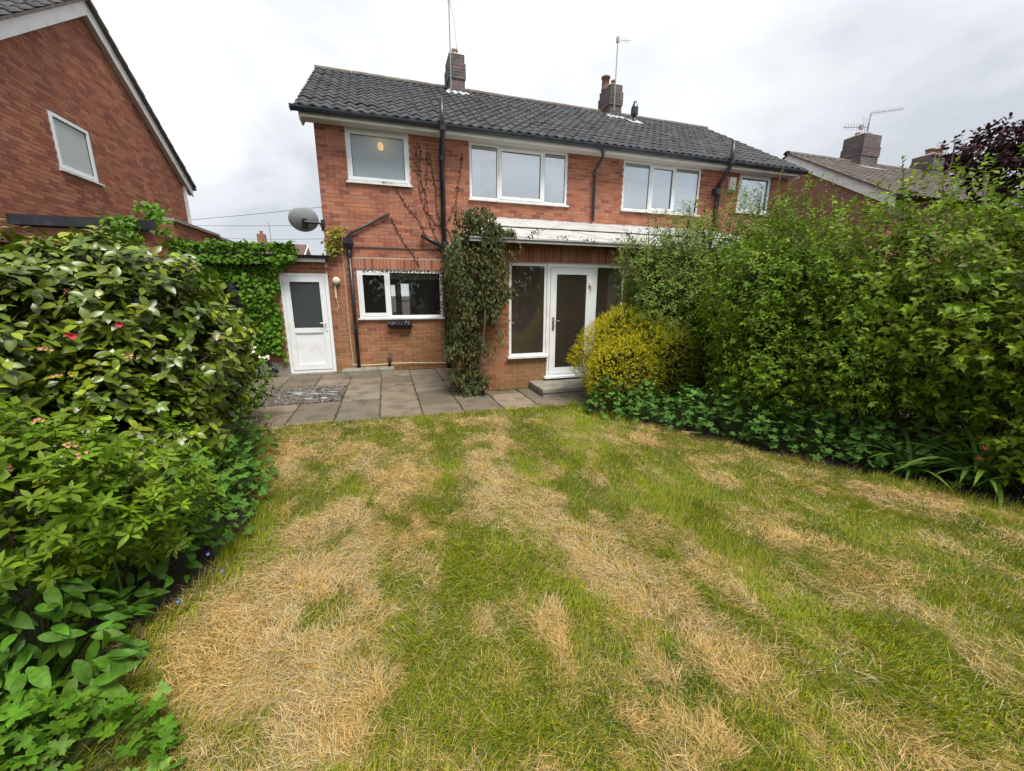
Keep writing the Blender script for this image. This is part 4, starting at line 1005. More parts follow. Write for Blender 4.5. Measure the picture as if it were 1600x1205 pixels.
rc2 = chimney(rn, rbw, 23.2, 24.5, 12.6, 13.4, 6.6, 7.75, pots=[(23.6, 13.0, 0.16, 0.28, 'clay'), (24.15, 13.0, 0.17, 0.34, 'clay')])
MB().tube([(24.0, 13, 8.2), (24.05, 13, 8.38), (24.3, 13, 8.38), (24.32, 13, 8.2)], 0.015, 6).build('wire_cowl', 'aerial_metal', rn)
rbw.finish(0)
MB().prism([(18.6, 12.25, 6.66), (19.9, 12.25, 6.66), (19.9, 12.6, 6.86), (18.6, 12.6, 6.86)], (0, 0, 0.03)).build('flashing', 'lead', rc1)
a3 = tag(empty('tv_aerial', (19.5, 12.9, 8.0)), 'mast with two yagi aerials on the large chimney beyond the tall shrub hedge', 'aerial')
m0, m1, m2_, l0_, l1_ = on_y(1351, 232, 12.9), on_y(1361, 177, 12.9), on_y(1412, 170, 12.9), on_y(1357, 199, 12.9), on_y(1318, 199, 12.9)
MB().tube([m0, m1], 0.022, 6).build('mast', 'aerial_metal', a3)
yagi(a3, m1, m2_ - m1, float(np.linalg.norm(m2_ - m1)), 14, 0.20, vertical=True, r=0.007)
yagi(a3, l0_, l1_ - l0_, float(np.linalg.norm(l1_ - l0_)), 9, 0.30, vertical=True, r=0.008)
bx0 = l0_ + (l1_ - l0_) * 0.3
MB().box(bx0[0] - .09, bx0[0] + .09, bx0[1] - .04, bx0[1] + .04, bx0[2] - .07, bx0[2] + .07).build('dipole_box', 'aerial_metal', a3)
for i in range(3): MB().tube([tuple(bx0 + np.array([.12 + .12 * i, 0, -.38])), tuple(bx0 + np.array([.06 + .14 * i, 0, .36]))], 0.006, 5).build('reflector_rod', 'aerial_metal', a3)

# ------------------------------------------------------------------ far house between the two, and the overhead wires
fh_ = tag(empty('distant_house', (-9, 42, 0)), 'distant house with brown tiled roof and small brick chimney beyond the ivy', 'house')
MB().box(-16, -7.0, 40, 46, 0, 4.6).build('wall', 'brick_far', fh_)
fr_ = MB().add([(-16, 39.6, 4.5), (-6.6, 39.6, 4.5), (-6.6, 43, 6.1), (-16, 43, 6.1), (-16, 46.4, 4.5), (-6.6, 46.4, 4.5)], [(0, 1, 2, 3), (3, 2, 5, 4), (1, 5, 2)]).build('roof', 'ridge', fh_)
tiled_slope(fr_, (-16, 39.55, 4.52), (1, 0, 0), (0, 3.4 / 3.757, 1.6 / 3.757), 9.4, 3.7, [(0.17, 0.10, 0.085), (0.15, 0.09, 0.08)], w=0.3, g=0.36, limit=0)
MB().box(-10.6, -10.0, 42.6, 43.3, 5.6, 6.95).build('chimney', 'brick_far', fh_)
MB().tube([(-10.3, 43, 6.9), (-10.3, 43, 7.25)], 0.13, 10).build('chimney_pot', 'clay', fh_)
MB().prism([(-6.63, 39.6, 4.3), (-6.63, 43, 5.9), (-6.63, 43, 6.12), (-6.63, 39.6, 4.52)], (0.05, 0, 0)).build('bargeboard', 'fascia_white', fh_)
MB().tube([(-9.6, 43, 6.0), (-9.6, 43, 8.0)], 0.03, 6).build('mast', 'aerial_metal', fh_)
wires = [((310, 343), (520, 322), 'upper dark overhead wire strung across the sky behind the satellite dish'), ((310, 353), (520, 352), 'middle dark overhead wire crossing just below the satellite dish'), ((410, 374), (520, 373), 'lowest dark overhead wire just above the distant chimney')]
for i, (pa, pb, lab) in enumerate(wires):
    A_, B_ = on_y(*pa, 32 + i * 3), on_y(*pb, 26 + i * 3)
    d = B_ - A_; A2, B2 = A_ - d * 1.2, B_ + d * 1.2
    pts = [A2 + (B2 - A2) * t - Z3 * 0.9 * math.sin(math.pi * t) * 0.3 + Z3 * 0.25 for t in np.linspace(0, 1, 13)]
    tag(MB().tube(pts, 0.014, 5).build('overhead_wire', 'cable_dark'), lab, 'wire', 'overhead wires')
# ------------------------------------------------------------------ leaf templates: y along the leaf, z its upper face
def leaf_ovate(w=0.27, fold=0.05, droop=0.10):
    V = [(0, 0, 0), (-w * .8, .26, fold), (0, .28, 0), (w * .8, .26, fold), (-w * .85, .62, fold - droop * .25), (0, .64, -droop * .25), (w * .85, .62, fold - droop * .25), (0, 1, -droop)]
    F = [(0, 2, 1), (0, 3, 2), (1, 2, 5), (1, 5, 4), (2, 3, 6), (2, 6, 5), (4, 5, 7), (5, 6, 7)]
    return np.array(V), np.array(F)
def leaf_fine(w=0.27, fold=0.07, droop=0.12, wave=0.0):
    V = [(0, 0, 0)]; ts = (0.14, 0.36, 0.60, 0.82)
    for i, t in enumerate(ts):
        ww = w * math.sin(math.pi * t ** 0.85) ** 0.8; z = -droop * t * t; wv = wave * (1 if i % 2 else -1)
        V += [(-ww, t, z + fold * ww / w + wv), (0, t, z), (ww, t, z + fold * ww / w - wv)]
    V.append((0, 1, -droop * 1.1)); F = [(0, 2, 1), (0, 3, 2)]
    for i in range(3):
        a = 1 + 3 * i
        F += [(a, a + 1, a + 4), (a, a + 4, a + 3), (a + 1, a + 2, a + 5), (a + 1, a + 5, a + 4)]
    F += [(10, 11, 13), (11, 12, 13)]
    return np.array(V), np.array(F)
def leaf_small(w=0.27, fold=0.06, droop=0.10):
    V = [(0, 0, 0), (-w, .42, fold), (0, .45, 0), (w, .42, fold), (0, 1, -droop)]
    return np.array(V), np.array([(0, 2, 1), (0, 3, 2), (1, 2, 4), (2, 3, 4)])
def leaf_tiny(w=0.3, fold=0.06):
    return np.array([(0, 0, 0), (w, .45, fold), (0, 1, 0), (-w, .45, fold)], float), np.array([(0, 1, 2), (0, 2, 3)])
def leaf_palmate(lobes=5, deep=0.5, teeth=True, cup=0.10):
    """lobed, toothed leaf; its stalk joins near the notch at the origin"""
    V = [(0, 0.12, 0)]; span = math.radians(310); prof = [1 - deep, 0.80, 0.72, 1.0, 0.72, 0.80]; offs = [0, 0.22, 0.30, 0.5, 0.70, 0.78]
    for i in range(lobes * 6 + 1):
        a = -span / 2 + span * (i // 6 + offs[i % 6]) / lobes
        r = prof[i % 6] * (0.50 + 0.12 * math.cos(a))
        V.append((r * math.sin(a), 0.12 + r * math.cos(a), cup * r * (1 if i % 6 else -0.6) - 0.16 * r * r))
    n = lobes * 6
    return np.array(V), np.array([(0, i + 1, i + 2)[::-1] for i in range(n)])
def leaf_ivy():
    pts = [(0, 0), (.22, -.10), (.42, .05), (.34, .30), (.46, .52), (.2, .60), (0, 1), (-.2, .60), (-.46, .52), (-.34, .30), (-.42, .05), (-.22, -.10)]
    V = [(0, .3, 0.05)] + [(x, y, -0.06 * (x * x + (y - .3) ** 2) * 2) for x, y in pts]
    return np.array(V), np.array([(0, 1 + i, 1 + (i + 1) % 12) for i in range(12)])
def leaf_strap(bend=1.2, w=0.03, n=7):
    V = []; F = []
    for i in range(n + 1):
        t = i / n; a = bend * t; y = math.sin(a) / bend if bend > 1e-3 else t; z = -(1 - math.cos(a)) / bend if bend > 1e-3 else 0
        ww = w * (0.7 + 0.6 * t) * (1 - t ** 3)
        V += [(-ww, y, z + ww * .4), (0, y, z), (ww, y, z + ww * .4)]
    for i in range(n):
        for k in range(2):
            a, b = 3 * i + k, 3 * i + k + 1; F += [(a, b, b + 3), (a, b + 3, a + 3)]
    return np.array(V), np.array(F)
def merge(parts):
    """several (V,F,M,T) placed into one template"""
    Vs, Fs, o = [], [], 0
    for V, F, M, T in parts:
        Vs.append(V @ np.array(M).T + np.array(T)); Fs.append(F + o); o += len(V)
    return np.concatenate(Vs), np.concatenate(Fs)
def unit(a): return a / (np.linalg.norm(a, axis=-1, keepdims=True) + 1e-9)
def frames(d, nrm):
    """leaf frames from pointing direction and upper-face normal; columns x, y, z"""
    d = unit(d); z = unit(nrm - (nrm * d).sum(-1, keepdims=True) * d); x = np.cross(d, z)
    return np.stack([x, d, z], axis=-1)

def lobe_points(lobes, n, rng, shell=(0.80, 1.03), lump=0.10, zmin=0.03, freq=4.0, inside=0.78):
    """points and outward normals through the outer shell of a lumpy crown of several lobes"""
    L = np.array([[*c, *r] for c, r in lobes], float)
    area = L[:, 3] * L[:, 4] + L[:, 4] * L[:, 5] + L[:, 3] * L[:, 5]
    K = rng.normal(0, freq, (7, 3)); ph = rng.uniform(0, 6.28, 7)
    out_p, out_n, out_s = [], [], []; got = 0
    for _ in range(30):
        m = n * 2
        li = rng.choice(len(L), m, p=area / area.sum())
        d = unit(rng.normal(0, 1, (m, 3))); c, r = L[li, :3], L[li, 3:]
        s = rng.uniform(shell[0], shell[1], m)
        wob = 1 + lump * np.sin(c.sum(1, keepdims=True) * 3 + d @ K.T + ph).sum(1) / 2.2
        p = c + d * r * (s * wob)[:, None]
        ok = p[:, 2] > zmin
        for j in range(len(L)):
            q = (p - L[j, :3]) / L[j, 3:]; ok &= ((q * q).sum(1) > inside ** 2) | (li == j)
        nn = unit(d / r)
        out_p.append(p[ok]); out_n.append(nn[ok]); out_s.append(s[ok]); got += ok.sum()
        if got >= n: break
    return np.concatenate(out_p)[:n], np.concatenate(out_n)[:n], np.concatenate(out_s)[:n]

def sprig_leaves(P, Nr, k, sprig_len, leaf_len, rng, up=0.5, jitter=0.35, th0=80, th1=40, droop=0.15, len_var=0.3, face_up=0.25):
    K = len(P)
    ax = unit(Nr * 0.8 + np.array([0, 0, up]) + rng.normal(0, jitter, (K, 3)))
    ref = unit(np.cross(ax, rng.normal(0, 1, (K, 3)))); ref2 = np.cross(ax, ref)
    pos, dr, nm, ln, age, own = [], [], [], [], [], []
    ph = rng.uniform(0, 6.28, K)
    for i in range(k):
        t = (i + 0.5) / k; a = ph + i * 2.4 + rng.normal(0, 0.25, K)
        rad = ref * np.cos(a)[:, None] + ref2 * np.sin(a)[:, None]
        th = np.radians(th0 + (th1 - th0) * t + rng.normal(0, 9, K))[:, None]
        d = unit(ax * np.cos(th) + rad * np.sin(th) - np.array([0, 0, droop]))
        pos.append(P + ax * (sprig_len * t)); dr.append(d); nm.append(ax + np.array([0, 0, face_up]))
        ln.append(leaf_len * (1 + rng.uniform(-len_var, len_var, K)) * (1.0 - 0.25 * t)); age.append(np.full(K, t)); own.append(np.arange(K))
    cat = np.concatenate
    return cat(pos), cat(dr), cat(nm), cat(ln), cat(age), cat(own), ax

def palette(base, n, rng, var=0.16, hue=0.07):
    b = np.array(base)[None] * rng.uniform(1 - var, 1 + var, (n, 1))
    return np.clip(b * (1 + rng.normal(0, hue, (n, 3))), 0.002, 0.95)

def put_leaves(root, tmpl, pos, M, ln, tint, material, limit, rng, score_w=None, single='leaf', mass='foliage', mass_tmpl=None):
    """the `limit` leaves that show largest become objects that share meshes; the others one mesh"""
    tv, tf = tmpl; loc = np.array(root.location)
    px, py, dd = project(pos)
    tocam = unit(CAMP - pos)
    face = np.abs((M[:, :, 2] * tocam).sum(1))
    sc = np.where((dd > 0.2) & (px > 2) & (px < 1598) & (py > 2) & (py < 1203), (0.15 + face) * (ln / np.maximum(dd, 0.2)) ** 2, 0)
    if score_w is not None: sc = sc * score_w
    order = np.argsort(-sc)[:limit] if limit else np.array([], int)
    order = order[sc[order] > 0] if len(order) else order
    keep = np.ones(len(pos), bool); keep[order] = False
    if len(order):
        reps = tint[rng.choice(order, min(9, len(order)), replace=False)]
        meshes = [tint_mesh(single, tv, tf, material, r, smooth=True) for r in reps]
        for i in order:
            o = bpy.data.objects.new(single, meshes[int(np.argmin(((reps - tint[i]) ** 2).sum(1)))]); COL.objects.link(o); o.parent = root
            m = np.eye(4); m[:3, :3] = M[i] * ln[i]; m[:3, 3] = pos[i] - loc
            o.matrix_basis = Matrix(m.tolist())
    if keep.any():
        if mass_tmpl is not None: tv, tf = mass_tmpl
        V, F = bake(tv, tf, M[keep] * ln[keep][:, None, None], pos[keep])
        tag(np_mesh(mass, V, F, material, root, np.repeat(tint[keep], len(tv), axis=0), smooth=True), kind='stuff')

def stems(root, base, tips, r0, r1, rng, material='bark', name='stem', bend=0.15, n=6):
    """a tube from the base to each tip, each its own part"""
    for t in tips:
        b = np.array(base) + rng.normal(0, 0.05, 3) * np.array([1, 1, 0]); t = np.array(t, float)
        mid = rng.normal(0, bend, 3) * np.linalg.norm(t - b) * np.array([1, 1, .3])
        pts = [b + (t - b) * s + mid * math.sin(math.pi * s) for s in np.linspace(0, 1, 5)]
        MB().tube(pts, list(np.linspace(r0, r1, 5)), n).build(name, material, root, smooth=True)

def twig_mesh(root, P, ax, length, r, material='twig', back=0.6, name='twigs'):
    """thin twigs behind the sprigs: three-sided slivers, one mesh"""
    K = len(P); tv = np.array([(-1, 0, -.6), (1, 0, -.6), (0, 0, 1), (0, 1, 0)], float); tf = np.array([(0, 1, 3), (1, 2, 3), (2, 0, 3)])
    fr = frames(ax, np.roll(ax, 1, axis=1) + 0.01)
    M = fr * np.stack([np.full(K, r), np.full(K, length), np.full(K, r)], -1)[:, None, :]
    V, F = bake(tv, tf, M, P - ax * length * back)
    tag(np_mesh(name, V, F, material, root), kind='stuff')

def shrub(name, label, base, lobes, n, k, leaf_len, tint, seed, tmpl=None, material='leaf', cat='shrub', group=None, sprig=0.10, up=0.5, young=(1.35, 1.3, 0.9),
          inner=0.35, limit=300, shell=(0.80, 1.03), lump=0.10, droop=0.15, th=(80, 40), zmin=0.03, var=0.18, nstems=6, r0=0.03, freq=4.0, twigs=True, jitter=0.35, hue=0.07, trunk_mat='bark', face_up=0.25, mass_tmpl=None):
    rng = np.random.default_rng(seed); tmpl = tmpl or leaf_small()
    root = tag(empty(name, base), label, cat, group)
    P, Nr, s = lobe_points(lobes, n, rng, shell, lump, zmin, freq)
    # clumps: neighbouring sprigs share vigour, so some reach out and some stay back
    pos, d, nm, ln, age, own, ax = sprig_leaves(P, Nr, k, sprig, leaf_len, rng, up, jitter, th[0], th[1], droop, face_up=face_up)
    sv = palette(tint, len(P), rng, var, hue)[own]
    t_ = np.clip((age - 0.55) / 0.45, 0, 1)[:, None] * rng.uniform(0, 1, len(P))[own][:, None] ** 1.5
    tn = sv * (1 + (np.array(young) - 1) * t_) * rng.uniform(0.85, 1.15, (len(pos), 1))
    M = frames(d, nm + rng.normal(0, 0.22, nm.shape))
    w = np.clip((s[own] - shell[0]) / (shell[1] - shell[0] + 1e-6), 0.02, 1) ** 2 * (((CAMP - pos) * Nr[own]).sum(1) > 0)
    put_leaves(root, tmpl, pos, M, ln, np.clip(tn, 0.002, 0.9), material, limit, rng, w, mass_tmpl=mass_tmpl)
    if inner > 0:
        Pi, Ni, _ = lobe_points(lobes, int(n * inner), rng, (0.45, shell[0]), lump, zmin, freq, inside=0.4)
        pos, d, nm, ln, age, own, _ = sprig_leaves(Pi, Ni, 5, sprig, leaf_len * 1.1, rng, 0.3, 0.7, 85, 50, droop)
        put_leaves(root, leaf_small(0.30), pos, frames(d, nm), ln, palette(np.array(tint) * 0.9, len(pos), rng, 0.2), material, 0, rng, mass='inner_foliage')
    if twigs: twig_mesh(root, P[::2], ax[::2], sprig * 2.2, 0.0025)
    if nstems:
        tips = [np.array(lobes[i % len(lobes)][0]) + rng.normal(0, 0.28, 3) * np.array(lobes[i % len(lobes)][1]) for i in range(nstems)]
        stems(root, base, tips, r0, r0 * 0.35, rng, trunk_mat)
    return root

def flowers(root, pts, r, tint, seed, petals=5, name='flower', face=None, cup=0.25):
    rng = np.random.default_rng(seed)
    V, F = [(0, 0, 0)], []
    for i in range(petals):
        a = 2 * math.pi * i / petals; b = math.pi / petals * 1.15
        o = len(V); V += [(.8 * math.cos(a - b), .8 * math.sin(a - b), cup * .6), (math.cos(a), math.sin(a), cup), (.8 * math.cos(a + b), .8 * math.sin(a + b), cup * .6)]
        F += [(0, o, o + 1), (0, o + 1, o + 2)]
    me = [tint_mesh(name, np.array(V), F, 'petal', np.array(tint) * f) for f in (0.85, 1.0, 1.1)]
    loc = np.array(root.location)
    for p in pts:
        n_ = unit(np.array(face if face is not None else CAMP - np.array(p)) * 0.6 + rng.normal(0, 0.25, 3) + np.array([0, 0, .3]))
        fr = frames(np.cross(n_, rng.normal(0, 1, 3)), n_)
        o = bpy.data.objects.new(name, me[int(rng.integers(0, 3))]); COL.objects.link(o); o.parent = root
        m = np.eye(4); m[:3, :3] = fr * r * rng.uniform(0.8, 1.2); m[:3, 3] = np.array(p) - loc
        o.matrix_basis = Matrix(m.tolist())

def clump(name, label, c, r, h, n, leaf_len, tint, seed, tmpl, material='leaf', cat='plant', group=None, limit=300, tilt=0.55, stalk='stem_green', flop=0.0, young=0.2, ex=1.0):
    """leafy perennial: stalks from the middle, each carrying one leaf on a loose dome"""
    rng = np.random.default_rng(seed); root = tag(empty(name, (c[0], c[1], 0)), label, cat, group)
    a = rng.uniform(0, 6.28, n); q = np.sqrt(rng.uniform(0, 1, n)); rr = q * r
    lumpy = 1 + 0.28 * np.sin(a * 3 + seed) + 0.2 * np.sin(a * 5 + seed * 2)
    zz_ = h * (1 - 0.75 * q ** 2.2) * rng.uniform(0.45, 1.08, n)
    pos = np.stack([c[0] + rr * np.cos(a) * lumpy * ex, c[1] + rr * np.sin(a) * lumpy, np.maximum(zz_, 0.03)], 1)
    outw = np.stack([np.cos(a), np.sin(a), np.zeros(n)], 1)
    nm = unit(np.array([0, 0, 1.0]) + outw * (q * tilt)[:, None] * 1.6 + rng.normal(0, 0.34, (n, 3)))
    d = unit(outw + rng.normal(0, 0.5, (n, 3)) - np.array([0, 0, flop]))
    ln = leaf_len * rng.uniform(0.6, 1.25, n)
    tn = palette(tint, n, rng, 0.22, 0.07); tn *= 1 + young * np.clip(zz_ / h, 0, 1)[:, None]
    put_leaves(root, tmpl, pos, frames(d, nm), ln, tn, material, limit, rng, np.clip(zz_ / h, 0.1, 1), mass='foliage')
    # stalks
    tv = np.array([(-1, 0, -.6), (1, 0, -.6), (0, 0, 1), (0, 1, 0)], float); tf = np.array([(0, 1, 3), (1, 2, 3), (2, 0, 3)])
    b = np.stack([c[0] + (pos[:, 0] - c[0]) * .35, c[1] + (pos[:, 1] - c[1]) * .35, np.full(n, 0.0)], 1)
    ax = pos - b; L_ = np.linalg.norm(ax, axis=1); fr = frames(ax, rng.normal(0, 1, (n, 3)))
    V, F = bake(tv, tf, fr * np.stack([np.full(n, .002), L_ * 1.03, np.full(n, .002)], -1)[:, None, :], b)
    tag(np_mesh('stalks', V, F, stalk, root), kind='stuff')
    return root

# ------------------------------------------------------------------ lawn
LE_Y = [-9, 0.6, 1.39, 1.69, 2.14, 2.55, 3.31, 4.2, 4.84, 5.6]; LE_X = [-1.5, -1.05, -1.10, -1.18, -1.30, -1.12, -1.05, -1.30, -1.42, -1.7]
RE_Y = [-9, 0, 1.0, 1.55, 2.15, 2.95, 3.82, 4.7, 5.19, 5.6]; RE_X = [5.6, 5.5, 5.15, 4.86, 4.45, 3.84, 3.40, 2.95, 2.74, 2.72]
def in_poly(x, y, P):
    c = np.zeros(x.shape, bool); n = len(P)
    for i in range(n):
        (x0, y0), (x1, y1) = P[i], P[(i + 1) % n]
        if y0 == y1: continue
        c ^= ((y0 > y) != (y1 > y)) & (x < (x1 - x0) * (y - y0) / (y1 - y0) + x0)
    return c
def gpoly(px): return [tuple(on_ground(*p)[:2]) for p in px]
STRAW = [gpoly(p) for p in [
    [(470, 810), (560, 780), (650, 800), (700, 870), (650, 930), (650, 1000), (610, 1060), (590, 1130), (580, 1204), (250, 1204), (225, 1050), (300, 970), (350, 930), (430, 870)],
    [(722, 690), (775, 670), (800, 720), (830, 790), (900, 850), (1000, 870), (1060, 960), (1000, 990), (930, 950), (850, 860), (790, 800), (735, 740)],
    [(820, 930), (860, 940), (905, 1040), (960, 1040), (1060, 1100), (1200, 1204), (1120, 1204), (1010, 1110), (930, 1060), (870, 1040)],
    [(1050, 940), (1110, 960), (1190, 1090), (1130, 1110), (1080, 1040)],
    [(1250, 1105), (1340, 1115), (1480, 1204), (1290, 1204)],
    [(1500, 960), (1599, 985), (1599, 1030), (1540, 1000)],
    [(430, 690), (560, 685), (580, 715), (470, 730), (420, 720)],
    [(590, 740), (680, 720), (700, 760), (610, 790)], [(700, 650), (800, 650), (800, 672), (720, 675)],
    [(940, 670), (1010, 680), (1050, 690), (1000, 700), (930, 690)], [(1080, 735), (1170, 750), (1160, 765), (1080, 755)],
    [(1150, 790), (1230, 830), (1240, 860), (1180, 850)], [(1270, 790), (1340, 800), (1330, 815)], [(1280, 860), (1310, 870), (1320, 910), (1280, 900)],
    [(1200, 735), (1330, 745), (1599, 800), (1599, 830), (1400, 790), (1220, 755)], [(1050, 850), (1150, 880), (1160, 930), (1090, 920)], [(940, 1110), (960, 1120), (1000, 1204), (960, 1204)],
    [(760, 1070), (820, 1080), (820, 1100), (760, 1090)], [(1390, 1160), (1470, 1150), (1500, 1204), (1400, 1204)]]]
GREEN = [gpoly(p) for p in [
    [(780, 790), (850, 860), (930, 960), (1000, 1080), (960, 1070), (890, 980), (830, 900)], [(600, 1080), (700, 1040), (820, 1110), (930, 1204), (590, 1204)],
    [(660, 680), (720, 680), (725, 720), (680, 720)], [(690, 850), (740, 830), (800, 850), (880, 900), (840, 930), (690, 910)], [(1030, 880), (1070, 900), (1060, 940), (1030, 930)],
    [(1290, 780), (1400, 810), (1440, 850), (1330, 850)], [(1300, 1010), (1599, 1080), (1599, 1204), (1500, 1180), (1420, 1110)], [(1190, 1050), (1240, 1090), (1220, 1160), (1180, 1130)], [(1150, 650), (1000, 640), (900, 650), (900, 668)]]]
def straw_amount(x, y):
    n = 0.5 * fbm(x * 2.1 + y * 0.35, y * 1.2, 21, 4) + 0.5 * fbm(x * 5.5, y * 4.0, 31, 3)
    s = np.clip((n - 0.455) / 0.18, 0, 1) * (0.80 - 0.22 * np.clip((x - 1.2) / 1.2, 0, 1))
    hol = np.clip((fbm(x * 4.2, y * 3.4, 3, 4) - 0.30) / 0.24, 0.1, 1)
    st, gr = 0.0, 0.0
    for k in range(4):            # several ragged outlines laid over each other give feathered edges
        jx, jy = (fbm(x * 3.2, y * 3.2, 5 + 40 * k, 5) - .5) * .62, (fbm(x * 3.2, y * 3.2, 9 + 40 * k, 5) - .5) * .7
        m = np.zeros(x.shape, bool); h = np.zeros(x.shape, bool)
        for P in STRAW: m |= in_poly(x + jx, y + jy, P)
        for P in GREEN: h |= in_poly(x + jx, y + jy, P)
        st = st + m / 4.0; gr = gr + h / 4.0
    s = np.maximum(s * 0.92, st * hol) * (1 - 0.86 * gr)
    far = np.clip((y - 4.7) / 0.5, 0, 1); s = s * (1 - 0.4 * far)
    return np.clip(s + (fbm(x * 13, y * 13, 77, 2) - .5) * .45, 0, 1)
def lawn_z(x, y): return 0.016 + 0.03 * (fbm(x * 1.2, y * 1.2, 51) - 0.5) + 0.045 * (fbm(x * 6, y * 5, 52, 3) - 0.5)
gx, gy = np.arange(-1.8, 5.75, 0.06), np.arange(-8.0, 5.62, 0.06)
GX_, GY_ = np.meshgrid(gx, gy)
Vg = np.stack([GX_, GY_, lawn_z(GX_, GY_)], -1).reshape(-1, 3)
lx, rx = np.interp(GY_, LE_Y, LE_X), np.interp(GY_, RE_Y, RE_X)
wob = (fbm(GX_ * 0 + GY_ * 4, GY_ * 0, 61) - .5) * .12
top_y = 5.56 - 0.028 * (GX_ + 1.6) + (fbm(GX_ * 5, GX_ * 0, 66) - .5) * 0.07
inside = (GX_ > lx + wob) & (GX_ < rx - wob) & (GY_ < top_y)
ny, nx = GX_.shape
idx = np.arange(ny * nx).reshape(ny, nx)
quad_ok = inside[:-1, :-1] & inside[1:, :-1] & inside[:-1, 1:] & inside[1:, 1:]
Fq = np.stack([idx[:-1, :-1], idx[:-1, 1:], idx[1:, 1:], idx[1:, :-1]], -1)[quad_ok]
sg = straw_amount(Vg[:, 0], Vg[:, 1])[:, None]
tg = np.array([(0.085, 0.105, 0.016)]) * (1 - sg) + np.array([(0.17, 0.115, 0.05)]) * sg
mat('lawn_soil', tint=True, rough=1.0, grain=0.45, grain_scale=90, bump=0.8, bump_scale=140)
tag(np_mesh('lawn', Vg, Fq, 'lawn_soil', None, tg), kind='structure')

# grass blades and dry clippings
def lawn_blades():
    rng = np.random.default_rng(5)
    xs, ys = [], []
    cell = 0.1
    cx_, cy_ = np.meshgrid(np.arange(-1.7, 5.5, cell), np.arange(-1.6, 5.65, cell))
    cx_, cy_ = cx_.ravel(), cy_.ravel()
    dist = np.sqrt((cx_ + .05) ** 2 + (cy_ + .05) ** 2 + CAM_Z ** 2)
    pxx, pyy, dw = project(np.stack([cx_ + .05, cy_ + .05, cx_ * 0], 1))
    vis = (dw > 0.3) & (pxx > -160) & (pxx < 1760) & (pyy < 1400)
    dens = np.clip(165000 / dist ** 1.5, 4300, 56000)
    cnt = rng.poisson(np.where(vis, dens, 7500) * cell * cell)
    x = np.repeat(cx_, cnt) + rng.uniform(0, cell, cnt.sum()); y = np.repeat(cy_, cnt) + rng.uniform(0, cell, cnt.sum())
    lx, rx = np.interp(y, LE_Y, LE_X), np.interp(y, RE_Y, RE_X)
    ok = (x > lx - 0.03 + rng.normal(0, 0.03, len(x))) & (x < rx + 0.02 + rng.normal(0, 0.03, len(x))) & (y < 5.56 - 0.028 * (x + 1.6) + (fbm(x * 5, x * 0, 66) - .5) * 0.07 + np.abs(rng.normal(0, 0.02, len(x))))
    x, y = x[ok], y[ok]
    thin = rng.uniform(0, 1, len(x)) < 0.35 + 1.3 * np.clip(fbm(x * 9, y * 8, 88, 3) - 0.15, 0, 1); x, y = x[thin], y[thin]; n = len(x)
    s = straw_amount(x, y); dist = np.sqrt(x * x + y * y + CAM_Z ** 2)
    dry = rng.uniform(0, 1, n) < np.clip(s * 0.92, 0.07, 0.80)
    edge = np.clip(1 - np.minimum(x - np.interp(y, LE_Y, LE_X), np.interp(y, RE_Y, RE_X) - x) / 0.16, 0, 1)
    lie = dry & (rng.uniform(0, 1, n) < 0.72)
    az = rng.uniform(0, 6.28, n)
    # mown grass leans in swathes
    sw = fbm(x * 2.5, y * 1.5, 91) * 9.0
    az = np.where(lie, az * 0.42 + sw * 1.4, az * 0.6 + sw * 0.7)
    tilt = np.where(lie, np.radians(rng.normal(81, 11, n)), np.radians(np.abs(rng.normal(34, 18, n))))
    d = np.stack([np.sin(tilt) * np.cos(az), np.sin(tilt) * np.sin(az), np.cos(tilt)], 1)
    nm = unit(np.stack([-np.cos(tilt) * np.cos(az), -np.cos(tilt) * np.sin(az), np.sin(tilt)], 1) + rng.normal(0, 0.35, (n, 3)))
    ln = np.where(lie, rng.uniform(0.03, 0.10, n), rng.uniform(0.025, 0.06, n) * (1 + 0.35 * (fbm(x * 3, y * 3, 15) > 0.55))) * (1 + 1.3 * edge * (~lie) * rng.uniform(0, 1, n))
    wd = np.where(dist < 3.1, 1.0, 1.3) * np.where(lie, 0.00058, 0.00095) * np.maximum(1.0, dist / 2.3) ** 0.9 * rng.uniform(0.7, 1.35, n)
    z = lawn_z(x, y) + np.where(lie, rng.uniform(0.002, 0.028, n) * (0.4 + s), -0.004)
    tv = np.array([(-1, 0, 0), (1, 0, 0), (1, .55, .09), (-1, .55, .09), (0, 1, -.08)], float)
    tf = np.array([(0, 1, 2), (0, 2, 3), (3, 2, 4)])
    fr = frames(d, nm)
    M = fr * np.stack([wd, ln, ln], -1)[:, None, :]
    greens = np.array([(0.215, 0.285, 0.009), (0.29, 0.33, 0.012), (0.165, 0.25, 0.008), (0.38, 0.365, 0.020), (0.09, 0.17, 0.007)])
    straws = np.array([(0.56, 0.38, 0.145), (0.65, 0.48, 0.21), (0.46, 0.28, 0.095), (0.58, 0.47, 0.26), (0.52, 0.45, 0.29), (0.58, 0.37, 0.115)])
    patch = fbm(x * 1.7, y * 1.7, 44)
    gi = np.clip((patch * 1.5 - 0.25) * 5 + rng.normal(0, 1.1, n), 0, 4.99).astype(int)
    si = np.clip((fbm(x * 2.2, y * 2.2, 48) * 1.6 - 0.3) * 6 + rng.normal(0, 1.3, n), 0, 5.99).astype(int)
    tn = np.where(dry[:, None], straws[si], greens[gi]) * rng.uniform(0.66, 1.28, (n, 1))
    yl = (~dry) & (rng.uniform(0, 1, n) < 0.10 + 0.7 * s); tn[yl] = tn[yl] * 0.45 + np.array((0.42, 0.33, 0.07)) * 0.55
    # blades close by bend at mid length; farther ones are single slivers
    P3 = np.stack([x, y, z], 1); nr = dist < 3.1
    V1, F1 = bake(tv, tf, M[nr], P3[nr])
